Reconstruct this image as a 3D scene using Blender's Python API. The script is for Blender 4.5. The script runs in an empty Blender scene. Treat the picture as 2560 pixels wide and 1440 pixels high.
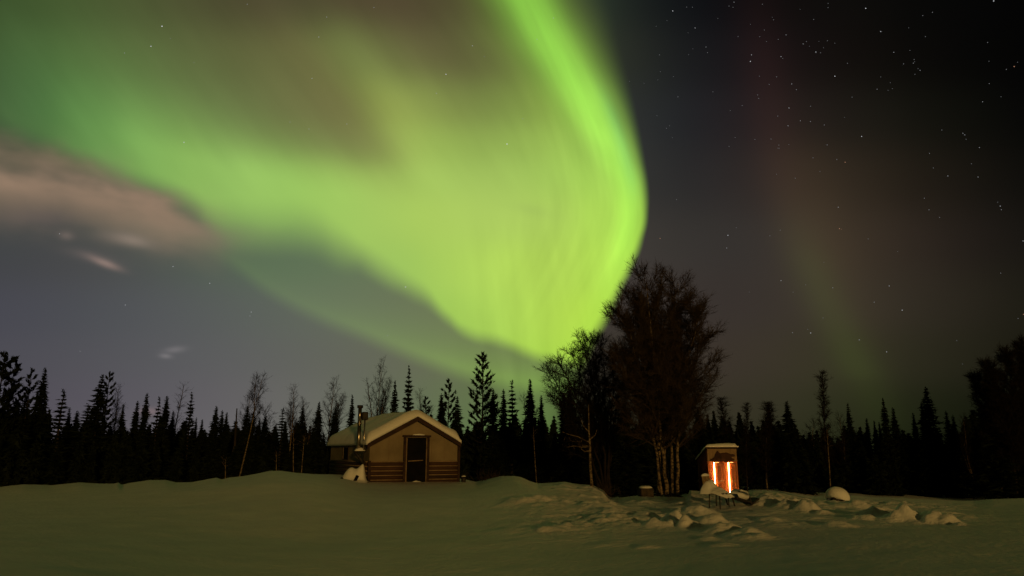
import bpy, math, random
import numpy as np
from mathutils import Vector

scene = bpy.context.scene
COL = scene.collection
random.seed(7)
RNG = np.random.default_rng(7)

# ------------------------------------------------------------------ camera
CAM_H = 1.6
FPX = 1828.0                                   # focal length in pixels of the 2560 wide photograph
PITCH = math.atan(410.0 / FPX)
CP, SP = math.cos(PITCH), math.sin(PITCH)
cam_d = bpy.data.cameras.new('camera')
cam_d.sensor_width = 36.0
cam_d.lens = 36.0 * FPX / 2560.0
cam_d.clip_start = 0.1
cam_d.clip_end = 20000.0
cam = bpy.data.objects.new('camera', cam_d)
cam.location = (0, 0, CAM_H)
cam.rotation_euler = (math.pi / 2 + PITCH, 0, 0)
COL.objects.link(cam)
scene.camera = cam

# ------------------------------------------------------------------ exposure
scene.view_settings.view_transform = 'Standard'
scene.view_settings.look = 'None'
scene.view_settings.exposure = 0.0
scene.view_settings.gamma = 1.0
scene.cycles.use_denoising = True
scene.cycles.max_bounces = 5
scene.cycles.diffuse_bounces = 3
scene.cycles.caustics_reflective = False
scene.cycles.caustics_refractive = False

# ------------------------------------------------------------------ sun lamp: the weak warm yard light from behind the camera
SUN_DIR = Vector((-0.27, 0.96, -0.083)).normalized()
sun_d = bpy.data.lights.new('sun', 'SUN')
sun_d.energy = 0.86
sun_d.color = (1.0, 0.58, 0.15)
sun_d.angle = math.radians(2.0)
sun = bpy.data.objects.new('sun', sun_d)
sun.rotation_euler = SUN_DIR.to_track_quat('-Z', 'Y').to_euler()
sun.location = (20, -30, 12)
COL.objects.link(sun)


def lin(c):
    r = []
    for v in c:
        v = max(0.0, v / 255.0)
        r.append(v / 12.92 if v <= 0.04045 else ((v + 0.055) / 1.055) ** 2.4)
    return r


# ------------------------------------------------------------------ world: night sky with aurora, in a star chart centred low in the north
world = bpy.data.worlds.new('World')
scene.world = world
world.use_nodes = True
WT = world.node_tree
WT.nodes.clear()


class N:
    """a scalar node socket with operators"""
    def __init__(s, sock): s.s = sock
    def __add__(s, o): return op('ADD', s, o)
    __radd__ = __add__
    def __sub__(s, o): return op('SUBTRACT', s, o)
    def __rsub__(s, o): return op('SUBTRACT', o, s)
    def __mul__(s, o): return op('MULTIPLY', s, o)
    __rmul__ = __mul__
    def __truediv__(s, o): return op('DIVIDE', s, o)


def put(inp, v):
    if isinstance(v, N):
        WT.links.new(v.s, inp)
    else:
        inp.default_value = v


def op(kind, a, b=None, clamp=False):
    n = WT.nodes.new('ShaderNodeMath')
    n.operation = kind
    n.use_clamp = clamp
    put(n.inputs[0], a)
    if b is not None:
        put(n.inputs[1], b)
    return N(n.outputs[0])


def nexp(x): return op('EXPONENT', x)
def gauss(x): return nexp(x * x * -1.0)


def sstep(x, a, b):
    n = WT.nodes.new('ShaderNodeMapRange')
    n.interpolation_type = 'SMOOTHSTEP'
    put(n.inputs[0], x)
    put(n.inputs[1], a)
    put(n.inputs[2], b)
    n.inputs[3].default_value = 0.0
    n.inputs[4].default_value = 1.0
    return N(n.outputs[0])


def curve(x, pts):
    """piecewise smooth function through (x, y) points"""
    x0, x1 = pts[0][0], pts[-1][0]
    y0 = min(p[1] for p in pts)
    y1 = max(p[1] for p in pts)
    n = WT.nodes.new('ShaderNodeFloatCurve')
    c = n.mapping.curves[0]
    P = [((a - x0) / (x1 - x0), (b - y0) / (y1 - y0)) for a, b in pts]
    c.points[0].location = P[0]
    c.points[1].location = P[-1]
    for p in P[1:-1]:
        c.points.new(*p)
    for p in c.points:
        p.handle_type = 'AUTO_CLAMPED'
    n.mapping.update()
    xin = op('MULTIPLY', x - x0, 1.0 / (x1 - x0), True)
    put(n.inputs[1], xin)
    return N(n.outputs[0]) * (y1 - y0) + y0


def vmath(kind, a, b=None, scale=None):
    n = WT.nodes.new('ShaderNodeVectorMath')
    n.operation = kind
    for i, v in ((0, a), (1, b)):
        if v is None:
            continue
        if isinstance(v, (tuple, list)):
            n.inputs[i].default_value = v
        else:
            WT.links.new(v, n.inputs[i])
    if scale is not None:
        put(n.inputs['Scale'], scale)
    return n.outputs[0] if kind not in ('DOT_PRODUCT', 'LENGTH') else n.outputs[1]


def colscale(c, f): return vmath('SCALE', c, None, f)
def cadd(a, b): return vmath('ADD', a, b)


def cmix(f, a, b):
    n = WT.nodes.new('ShaderNodeMix')
    n.data_type = 'RGBA'
    put(n.inputs[0], f)
    for i, v in ((6, a), (7, b)):
        if isinstance(v, (tuple, list)):
            n.inputs[i].default_value = tuple(v) + (1,)
        else:
            WT.links.new(v, n.inputs[i])
    return n.outputs[2]


def field(x, y, xs, rows, spread=0.62):
    """smooth colour field from rows of colours: [(y, [rgb255, ...]), ...]"""
    tot = None
    wsum = None
    xn = op('MULTIPLY', x - xs[0], 1.0 / (xs[-1] - xs[0]), True)
    ylo, yhi = rows[0][0], rows[-1][0]
    yc = op('MINIMUM', op('MAXIMUM', y, float(ylo)), float(yhi))
    for i, (yy, cols) in enumerate(rows):
        n = WT.nodes.new('ShaderNodeValToRGB')
        r = n.color_ramp
        r.interpolation = 'B_SPLINE'
        P = [((a - xs[0]) / (xs[-1] - xs[0]), lin(c)) for a, c in zip(xs, cols)]
        r.elements[0].position = P[0][0]
        r.elements[0].color = P[0][1] + [1]
        r.elements[1].position = P[-1][0]
        r.elements[1].color = P[-1][1] + [1]
        for p, c in P[1:-1]:
            e = r.elements.new(p)
            e.color = c + [1]
        WT.links.new(xn.s, n.inputs[0])
        gaps = []
        if i > 0: gaps.append(yy - rows[i - 1][0])
        if i < len(rows) - 1: gaps.append(rows[i + 1][0] - yy)
        h = sum(gaps) / len(gaps) * spread
        w = gauss((yc - float(yy)) * (1.0 / h))
        t = colscale(n.outputs[0], w)
        tot = t if tot is None else cadd(tot, t)
        wsum = w if wsum is None else wsum + w
    return colscale(tot, op('DIVIDE', 1.0, wsum))


tc = WT.nodes.new('ShaderNodeTexCoord')
DIR = vmath('NORMALIZE', tc.outputs['Generated'])
FWD = (0.0, CP, SP)                            # chart centre: due north, 12.6 degrees up
UPV = (0.0, -SP, CP)
dF = N(vmath('DOT_PRODUCT', DIR, FWD))
dR = N(vmath('DOT_PRODUCT', DIR, (1.0, 0.0, 0.0)))
dU = N(vmath('DOT_PRODUCT', DIR, UPV))
dG = op('MAXIMUM', dF, 0.2)
X = dR / dG * FPX + 1280.0
Y = 720.0 - dU / dG * FPX

nz = WT.nodes.new('ShaderNodeTexNoise')        # slow unevenness of the whole sky
nz.inputs['Scale'].default_value = 3.2
nz.inputs['Detail'].default_value = 3.0
WT.links.new(DIR, nz.inputs['Vector'])
NZ = N(nz.outputs[0]) - 0.5
Xw = X + NZ * 60.0
nz2 = WT.nodes.new('ShaderNodeTexNoise')
nz2.inputs['Scale'].default_value = 7.0
nz2.inputs['Detail'].default_value = 4.0
WT.links.new(vmath('ADD', DIR, (3.1, 1.7, 0.4)), nz2.inputs['Vector'])
NZ2 = N(nz2.outputs[0]) - 0.5
Yw = Y + NZ2 * 50.0

xsL = [0, 200, 400, 600, 800, 1000, 1200, 1400, 1600]
# folds lean to the left with height, so the field is read along leaning columns
shear = curve(Y, [(-300, -430), (-150, -325), (0, -215), (150, -105), (270, -21), (370, 30), (450, 57), (540, 66), (1100, 66)])
Xs = X - shear + NZ2 * 40.0
xsU = [0, 200, 400, 600, 800, 880, 940, 1000, 1080, 1200, 1320, 1400, 1600]
upper = field(Xs, Y + NZ * 60.0, xsU, [
    (-150, [(46, 66, 34), (52, 72, 36), (62, 82, 42), (74, 82, 48), (74, 70, 46), (72, 68, 45), (72, 68, 45), (73, 70, 46), (74, 66, 45), (76, 64, 45), (76, 68, 45), (78, 76, 46), (88, 104, 50)]),
    (0, [(54, 72, 38), (59, 78, 42), (69, 86, 47), (77, 84, 50), (76, 71, 48), (76, 71, 48), (77, 72, 49), (78, 73, 49), (78, 69, 48), (79, 68, 48), (79, 74, 48), (82, 80, 48), (92, 106, 50)]),
    (150, [(60, 86, 46), (72, 97, 52), (86, 106, 60), (94, 103, 62), (104, 105, 63), (106, 106, 63), (112, 118, 67), (117, 129, 71), (110, 116, 66), (95, 89, 58), (97, 100, 58), (112, 130, 62), (112, 140, 60)]),
    (270, [(66, 90, 54), (78, 108, 60), (92, 114, 66), (102, 112, 69), (112, 112, 68), (114, 112, 68), (126, 134, 72), (147, 161, 80), (142, 158, 80), (120, 134, 70), (124, 146, 69), (140, 168, 73), (136, 180, 75)]),
    (370, [(58, 80, 54), (76, 108, 62), (92, 116, 68), (106, 116, 72), (119, 126, 74), (124, 128, 76), (141, 153, 82), (157, 182, 88), (153, 181, 86), (140, 166, 80), (146, 176, 80), (152, 188, 82), (150, 195, 80)]),
    (450, [(52, 74, 54), (80, 122, 72), (112, 156, 82), (134, 170, 86), (150, 178, 89), (154, 180, 90), (160, 189, 93), (166, 198, 96), (164, 195, 95), (160, 190, 92), (158, 194, 88), (158, 198, 84), (158, 206, 80)]),
    (540, [(60, 76, 60), (90, 130, 80), (112, 156, 88), (134, 180, 93), (161, 197, 98), (168, 201, 97), (172, 205, 96), (174, 206, 96), (174, 205, 97), (172, 202, 97), (170, 202, 92), (166, 204, 84), (162, 212, 76)]),
    (670, [(70, 90, 70), (95, 130, 85), (110, 150, 88), (128, 168, 92), (148, 190, 97), (156, 196, 97), (162, 201, 96), (169, 206, 95), (176, 212, 94), (183, 219, 92), (180, 216, 88), (176, 214, 84), (166, 218, 72)]),
    (800, [(70, 90, 70), (95, 130, 85), (110, 150, 88), (128, 168, 92), (146, 188, 96), (150, 190, 94), (153, 193, 92), (156, 196, 90), (162, 202, 88), (174, 212, 88), (180, 219, 82), (182, 222, 76), (168, 218, 68)]),
    (920, [(70, 90, 70), (95, 130, 85), (110, 150, 88), (128, 168, 92), (146, 188, 96), (147, 188, 94), (148, 189, 92), (150, 190, 90), (154, 194, 84), (162, 202, 80), (170, 212, 74), (174, 218, 70), (160, 210, 66)]),
], 0.66)
# the broad green arc that comes in from the left
arcC = curve(X, [(-300, 225), (0, 268), (150, 300), (300, 345), (450, 398), (600, 442), (750, 478), (900, 508), (1100, 530)])
arcS = curve(X, [(-300, 190), (0, 165), (300, 128), (600, 100), (800, 78), (950, 62), (1100, 55)])
arcR = WT.nodes.new('ShaderNodeValToRGB')
arcR.color_ramp.interpolation = 'CARDINAL'
AP = [(-300, (52, 70, 44)), (0, (70, 98, 58)), (150, (84, 122, 66)), (300, (114, 158, 82)), (450, (137, 180, 91)), (600, (147, 188, 95)), (750, (155, 196, 96)), (900, (164, 201, 97)), (1100, (170, 204, 97))]
arcR.color_ramp.elements[0].position = 0.0
arcR.color_ramp.elements[0].color = lin(AP[0][1]) + [1]
arcR.color_ramp.elements[1].position = 1.0
arcR.color_ramp.elements[1].color = lin(AP[-1][1]) + [1]
for a_, c_ in AP[1:-1]:
    arcR.color_ramp.elements.new((a_ + 300) / 1400.0).color = lin(c_) + [1]
WT.links.new(op('MULTIPLY', X + 300.0, 1.0 / 1400.0, True).s, arcR.inputs[0])
arcD = op('MAXIMUM', arcC - Y + NZ2 * 60.0, 0.0) / arcS
arcF = nexp(op('POWER', arcD, 1.5) * -1.0) * sstep(X, 1080.0, 820.0)
upper = cmix(arcF, upper, arcR.outputs[0])
lower = field(X, Y, xsL, [
    (330, [(52, 68, 54), (66, 78, 66), (82, 100, 76), (92, 112, 80), (100, 118, 84), (104, 120, 88), (110, 122, 86), (110, 122, 86), (110, 122, 86)]),
    (500, [(66, 70, 68), (70, 72, 70), (78, 86, 76), (90, 112, 82), (98, 118, 88), (104, 120, 88), (110, 122, 86), (110, 122, 86), (100, 110, 80)]),
    (640, [(66, 66, 74), (72, 70, 76), (78, 80, 82), (84, 96, 86), (92, 108, 88), (104, 114, 90), (108, 116, 88), (112, 122, 84), (100, 110, 80)]),
    (780, [(72, 70, 84), (76, 76, 86), (84, 84, 92), (90, 92, 94), (96, 100, 94), (102, 106, 90), (106, 112, 84), (112, 122, 82), (90, 100, 70)]),
    (900, [(77, 74, 87), (82, 79, 90), (88, 86, 95), (94, 92, 98), (98, 97, 95), (100, 100, 88), (102, 108, 80), (100, 112, 72), (80, 86, 62)]),
    (1000, [(80, 75, 89), (86, 80, 94), (92, 87, 99), (99, 94, 102), (104, 102, 100), (98, 102, 86), (98, 112, 76), (96, 118, 66), (60, 66, 50)]),
    (1100, [(86, 80, 92), (93, 86, 98), (98, 92, 103), (103, 98, 106), (106, 104, 100), (96, 104, 84), (92, 112, 72), (90, 118, 62), (52, 56, 42)]),
])
xsR = [1440, 1560, 1720, 1900, 2080, 2280, 2560]
right = field(X, Y, xsR, [
    (-150, [(46, 56, 44), (24, 28, 28), (12, 14, 18), (14, 11, 12), (12, 10, 8), (5, 5, 5), (2, 2, 2)]),
    (0, [(50, 62, 46), (28, 32, 30), (14, 16, 20), (16, 12, 13), (16, 14, 12), (9, 9, 8), (3, 3, 3)]),
    (150, [(56, 66, 46), (42, 44, 38), (24, 26, 29), (27, 20, 22), (20, 16, 13), (11, 10, 8), (3, 3, 3)]),
    (300, [(50, 54, 48), (46, 48, 46), (32, 34, 38), (40, 31, 31), (33, 29, 24), (20, 20, 14), (5, 5, 5)]),
    (450, [(56, 56, 50), (52, 52, 49), (42, 42, 43), (48, 40, 37), (52, 43, 33), (33, 28, 21), (11, 11, 9)]),
    (600, [(62, 58, 54), (62, 58, 54), (55, 52, 48), (50, 46, 44), (62, 52, 40), (46, 38, 32), (19, 18, 15)]),
    (750, [(62, 57, 52), (62, 56, 52), (58, 51, 47), (54, 48, 44), (58, 51, 40), (48, 42, 34), (26, 25, 17)]),
    (900, [(58, 52, 44), (58, 53, 44), (60, 52, 45), (56, 49, 40), (52, 50, 33), (42, 40, 28), (23, 22, 13)]),
    (1020, [(52, 50, 36), (54, 51, 38), (56, 51, 38), (52, 49, 35), (42, 44, 26), (28, 32, 16), (15, 16, 9)]),
    (1120, [(46, 46, 32), (48, 46, 32), (48, 45, 32), (44, 44, 28), (34, 38, 20), (24, 28, 13), (12, 13, 7)]),
])

# lower border of the green arc and of the fainter veil below it
lowB = curve(Xw, [(-300, 230), (0, 318), (190, 392), (320, 445), (470, 500), (560, 560), (640, 565), (750, 570), (850, 618), (940, 668), (1050, 728), (1112, 790), (1180, 838), (1245, 850), (1310, 880), (1400, 905), (1560, 930), (2000, 960)])
lowW = curve(X, [(-300, 80), (0, 70), (400, 55), (600, 110), (750, 120), (900, 75), (1050, 55), (1200, 32), (1400, 30), (2000, 30)])
maskU = sstep(lowB - Yw * 1.0, lowW * -0.75, lowW * 0.75)
veilB = curve(X, [(300, 590), (450, 610), (560, 665), (690, 755), (812, 815), (900, 850), (1000, 892), (1100, 930), (1200, 962), (1320, 985), (1500, 1000), (1700, 1010)])
veilA = curve(X, [(300, 0), (480, 0.12), (620, 0.38), (800, 0.62), (950, 0.85), (1100, 1.15), (1200, 1.3), (1320, 1.2), (1500, 0.9), (1700, 0.4)])
vd = veilB - Y
veil = sstep(vd, -16.0, 42.0) * nexp(op('MAXIMUM', vd - 30.0, 0.0) * (-1.0 / 75.0)) * veilA
lower = vmath('MULTIPLY', lower, (1.0, 1.05, 0.92))
lower = cadd(lower, colscale((0.060, 0.118, 0.010), veil))

# pinkish cloud lit by a far town, and its loose wisps
cb = curve(X, [(-400, 400), (0, 440), (100, 452), (220, 482), (330, 520), (430, 558), (560, 590), (900, 640)])
ca = curve(X, [(-400, 0.9), (0, 0.92), (150, 0.8), (240, 0.86), (350, 0.85), (450, 0.62), (540, 0.30), (640, 0.0), (900, 0.0)])
cs = curve(X, [(-400, 70), (0, 66), (120, 64), (300, 60), (430, 52), (560, 60), (900, 60)])
nz3 = WT.nodes.new('ShaderNodeTexNoise')
nz3.noise_dimensions = '2D'
nz3.inputs['Scale'].default_value = 1.0
nz3.inputs['Detail'].default_value = 2.5
nz3.inputs['Roughness'].default_value = 0.42
cm3 = WT.nodes.new('ShaderNodeCombineXYZ')
put(cm3.inputs[0], (X + Y * 0.5) * (1.0 / 150.0))
put(cm3.inputs[1], (Y - X * 0.25) * (1.0 / 62.0))
WT.links.new(cm3.outputs[0], nz3.inputs['Vector'])
NZ3 = N(nz3.outputs[0]) - 0.5
cd = (Y + NZ2 * 80.0 + NZ3 * 60.0 - cb) / (cs * 1.12)
cloud = gauss(cd) * ca * (1.0 + NZ3 * 1.1)
left = cmix(maskU, lower, upper)


def lobe(x0, y0, sx, sy, slope):
    gx = (X - float(x0)) * (1.0 / sx)
    gy = (Y + NZ3 * 50.0 - float(y0) - (X - float(x0)) * slope) * (1.0 / sy)
    return nexp((gx * gx + gy * gy) * -1.0)


left = cmix(lobe(130, 398, 150, 30, 0.2) * 0.5, left, lin((110, 98, 78)))
left = cmix(lobe(440, 575, 170, 34, 0.10) * 0.55, left, lin((128, 117, 100)))
left = cmix(lobe(60, 540, 150, 40, 0.05) * 0.45, left, lin((98, 88, 84)))
left = cmix(op('MINIMUM', op('MAXIMUM', cloud, 0.0), 1.0), left, lin((145, 122, 102)))
for (wx, wy, sx, sy, slope, a, c) in [
        (332, 603, 42, 13, 0.18, 0.55, (150, 134, 120)), (300, 596, 60, 16, 0.1, 0.25, (140, 124, 112)),
        (262, 656, 36, 9, 0.33, 0.65, (158, 134, 124)), (230, 642, 60, 14, 0.2, 0.22, (130, 115, 110)),
        (166, 590, 18, 11, 0.1, 0.32, (140, 122, 114)), (437, 878, 26, 8, -0.1, 0.28, (150, 144, 146)),
        (414, 894, 15, 6, 0.1, 0.34, (150, 144, 146)), (372, 1030, 26, 10, 0, 0.3, (160, 130, 130)),
        (1330, 525, 50, 16, 0.2, 0.16, (140, 160, 90)), (120, 545, 70, 26, 0.15, -0.20, (140, 122, 114))]:
    gx = (X - float(wx)) * (1.0 / sx)
    gy = (Y + NZ2 * 26.0 - float(wy) - (X - float(wx)) * slope) * (1.0 / sy)
    g = nexp((gx * gx + gy * gy) * -1.0) * abs(a)
    left = cmix(g, left, lin(c) if a > 0 else lin((74, 70, 76)))

# the bright curtain with its sharp right edge
edge = curve(Y, [(-300, 1270), (-150, 1350), (0, 1434), (100, 1478), (200, 1522), (300, 1561), (400, 1592), (480, 1609), (535, 1612), (600, 1600), (660, 1577), (720, 1547), (800, 1508), (880, 1460), (960, 1430), (1100, 1400)])
edgW = curve(Y, [(-300, 170), (0, 150), (100, 120), (200, 90), (300, 62), (400, 40), (500, 26), (560, 20), (640, 26), (760, 36), (900, 50), (1100, 90)])
S = edge - X                                   # distance inside the curtain's edge
cc = curve(Y, [(-300, 1120), (-150, 1235), (0, 1318), (100, 1372), (200, 1430), (300, 1484), (400, 1540), (500, 1572), (600, 1562), (700, 1530), (900, 1450)])
csg = curve(Y, [(-300, 90), (0, 78), (100, 72), (200, 62), (300, 54), (400, 44), (500, 34), (600, 30), (900, 40)])
cam_ = curve(Y, [(-300, 0.3), (0, 0.42), (150, 0.42), (300, 0.37), (400, 0.28), (500, 0.22), (600, 0.20), (700, 0.08), (900, 0.02)])
st = WT.nodes.new('ShaderNodeTexNoise')        # rays running along the curtain
st.noise_dimensions = '2D'
st.inputs['Scale'].default_value = 1.0
st.inputs['Detail'].default_value = 3.0
cmb = WT.nodes.new('ShaderNodeCombineXYZ')
put(cmb.inputs[0], S * (1.0 / 42.0))
put(cmb.inputs[1], Y * (1.0 / 330.0))
WT.links.new(cmb.outputs[0], st.inputs['Vector'])
RAY = N(st.outputs[0]) - 0.5
rayfade = sstep(S, 420.0, 60.0) * sstep(Y, 60.0, 420.0) * sstep(Y, 900.0, 560.0)
left = colscale(left, RAY * rayfade * 0.36 + 1.0)
fr2 = WT.nodes.new('ShaderNodeTexNoise')       # upright folds low in the curtain
fr2.noise_dimensions = '2D'
fr2.inputs['Scale'].default_value = 1.0
fr2.inputs['Detail'].default_value = 3.0
cm4 = WT.nodes.new('ShaderNodeCombineXYZ')
put(cm4.inputs[0], (X - Y * 0.10) * (1.0 / 70.0))
put(cm4.inputs[1], Y * (1.0 / 420.0))
WT.links.new(cm4.outputs[0], fr2.inputs['Vector'])
left = colscale(left, (N(fr2.outputs[0]) - 0.5) * sstep(X, 1050.0, 1300.0) * sstep(Y, 470.0, 660.0) * 0.34 + 1.0)
fr3 = WT.nodes.new('ShaderNodeTexNoise')       # leaning folds above
fr3.noise_dimensions = '2D'
fr3.inputs['Scale'].default_value = 1.0
fr3.inputs['Detail'].default_value = 3.0
cm5 = WT.nodes.new('ShaderNodeCombineXYZ')
put(cm5.inputs[0], (X - Y * 0.72) * (1.0 / 130.0))
put(cm5.inputs[1], (Y + X * 0.5) * (1.0 / 600.0))
WT.links.new(cm5.outputs[0], fr3.inputs['Vector'])
left = colscale(left, (N(fr3.outputs[0]) - 0.5) * maskU * sstep(Y, 560.0, 380.0) * 0.24 + 1.0)
left = colscale(left, NZ * maskU * 0.30 + 1.0)
core = gauss((X - cc) / csg) * cam_ * (RAY * 0.5 + 1.0)
left = cadd(left, colscale((0.34, 1.0, 0.075), core))
rim = gauss((S - 26.0) * (1.0 / 20.0)) * curve(Y, [(-300, 0), (120, 0), (250, 0.5), (360, 1.0), (470, 0.55), (540, 0.1), (700, 0), (1100, 0)])
left = cadd(left, colscale((-0.07, -0.06, 0.02), rim))
# faint reddish rays and a faint green one in the dark east
gc = curve(Y, [(300, 1945), (450, 1960), (560, 1990), (650, 2022), (750, 2062), (850, 2112), (950, 2160), (1100, 2230)])
ga = curve(Y, [(300, 0), (480, 0.15), (600, 0.55), (700, 0.9), (800, 0.9), (900, 1.0), (960, 0.5), (1100, 0.1)])
right = cadd(right, colscale((0.008, 0.015, 0.0015), gauss((X - gc) * (1.0 / 58.0)) * ga))
rc = curve(Y, [(-100, 1880), (100, 1900), (300, 1928), (500, 1965), (650, 2010), (900, 2100)])
ra = curve(Y, [(-100, 0.15), (60, 0.5), (200, 0.9), (400, 1.0), (560, 0.8), (700, 0.3), (900, 0.0)])
right = cadd(right, colscale((0.0085, 0.0026, 0.0019), gauss((X - rc) * (1.0 / 62.0)) * ra))
rb = curve(Y, [(-100, 0.0), (250, 0.1), (420, 0.8), (560, 1.0), (700, 0.7), (900, 0.1)])
right = cadd(right, colscale((0.0085, 0.0050, 0.0015), gauss((X - rc - 75.0) * (1.0 / 75.0)) * rb))
right = colscale(right, NZ * 0.5 + 1.0)
maskE = sstep(S, edgW * -0.62, edgW * 0.62)
skyc = cmix(maskE, right, left)
# away from the chart: the same dim olive sky overhead and behind
far = sstep(dF, 0.62, 0.30)
skyc = cmix(far, skyc, (0.012, 0.010, 0.003))
skyc = vmath('MAXIMUM', skyc, (0.0, 0.0, 0.0))
# last trace of twilight
nish = WT.nodes.new('ShaderNodeTexSky')
nish.sky_type = 'NISHITA'
nish.sun_disc = False
nish.sun_elevation = math.radians(-4.0)
nish.sun_rotation = math.radians(200.0)
skyc = cadd(skyc, colscale(nish.outputs[0], 0.001))
bg = WT.nodes.new('ShaderNodeBackground')
bg.inputs['Strength'].default_value = 1.0
WT.links.new(skyc, bg.inputs['Color'])
wo = WT.nodes.new('ShaderNodeOutputWorld')
WT.links.new(bg.outputs[0], wo.inputs['Surface'])
world.cycles.sampling_method = 'MANUAL'
world.cycles.sample_map_resolution = 512


# ------------------------------------------------------------------ helpers
def ray(px, py):
    return Vector(((px - 1280) / FPX, CP - (720 - py) / FPX * SP, SP + (720 - py) / FPX * CP))


def at(px, py, D):
    """the point D metres north of the camera seen at that pixel"""
    r = ray(px, py)
    return Vector((r.x * D / r.y, D, CAM_H + r.z * D / r.y))


def sm01(t):
    t = np.clip(t, 0, 1)
    return t * t * (3 - 2 * t)


def vnoise(x, y, seed=0):
    x = np.asarray(x, float); y = np.asarray(y, float)
    xi = np.floor(x).astype(np.int64); yi = np.floor(y).astype(np.int64)
    fx = x - xi; fy = y - yi
    fx = fx * fx * (3 - 2 * fx); fy = fy * fy * (3 - 2 * fy)
    def h(a, b):
        n = (a * 374761393 + b * 668265263 + seed * 1442695041) & 0x7fffffff
        n = ((n ^ (n >> 13)) * 1274126177) & 0x7fffffff
        return ((n ^ (n >> 16)) & 0xffff) / 65535.0
    a = h(xi, yi); b = h(xi + 1, yi); c = h(xi, yi + 1); d = h(xi + 1, yi + 1)
    return (a + (b - a) * fx) * (1 - fy) + (c + (d - c) * fx) * fy - 0.5


def fbm(x, y, seed=0, octv=4):
    t = 0; a = 1.0
    for k in range(octv):
        t = t + a * vnoise(x * 2 ** k + 17.3 * k, y * 2 ** k - 9.1 * k, seed + k)
        a *= 0.5
    return t


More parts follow.
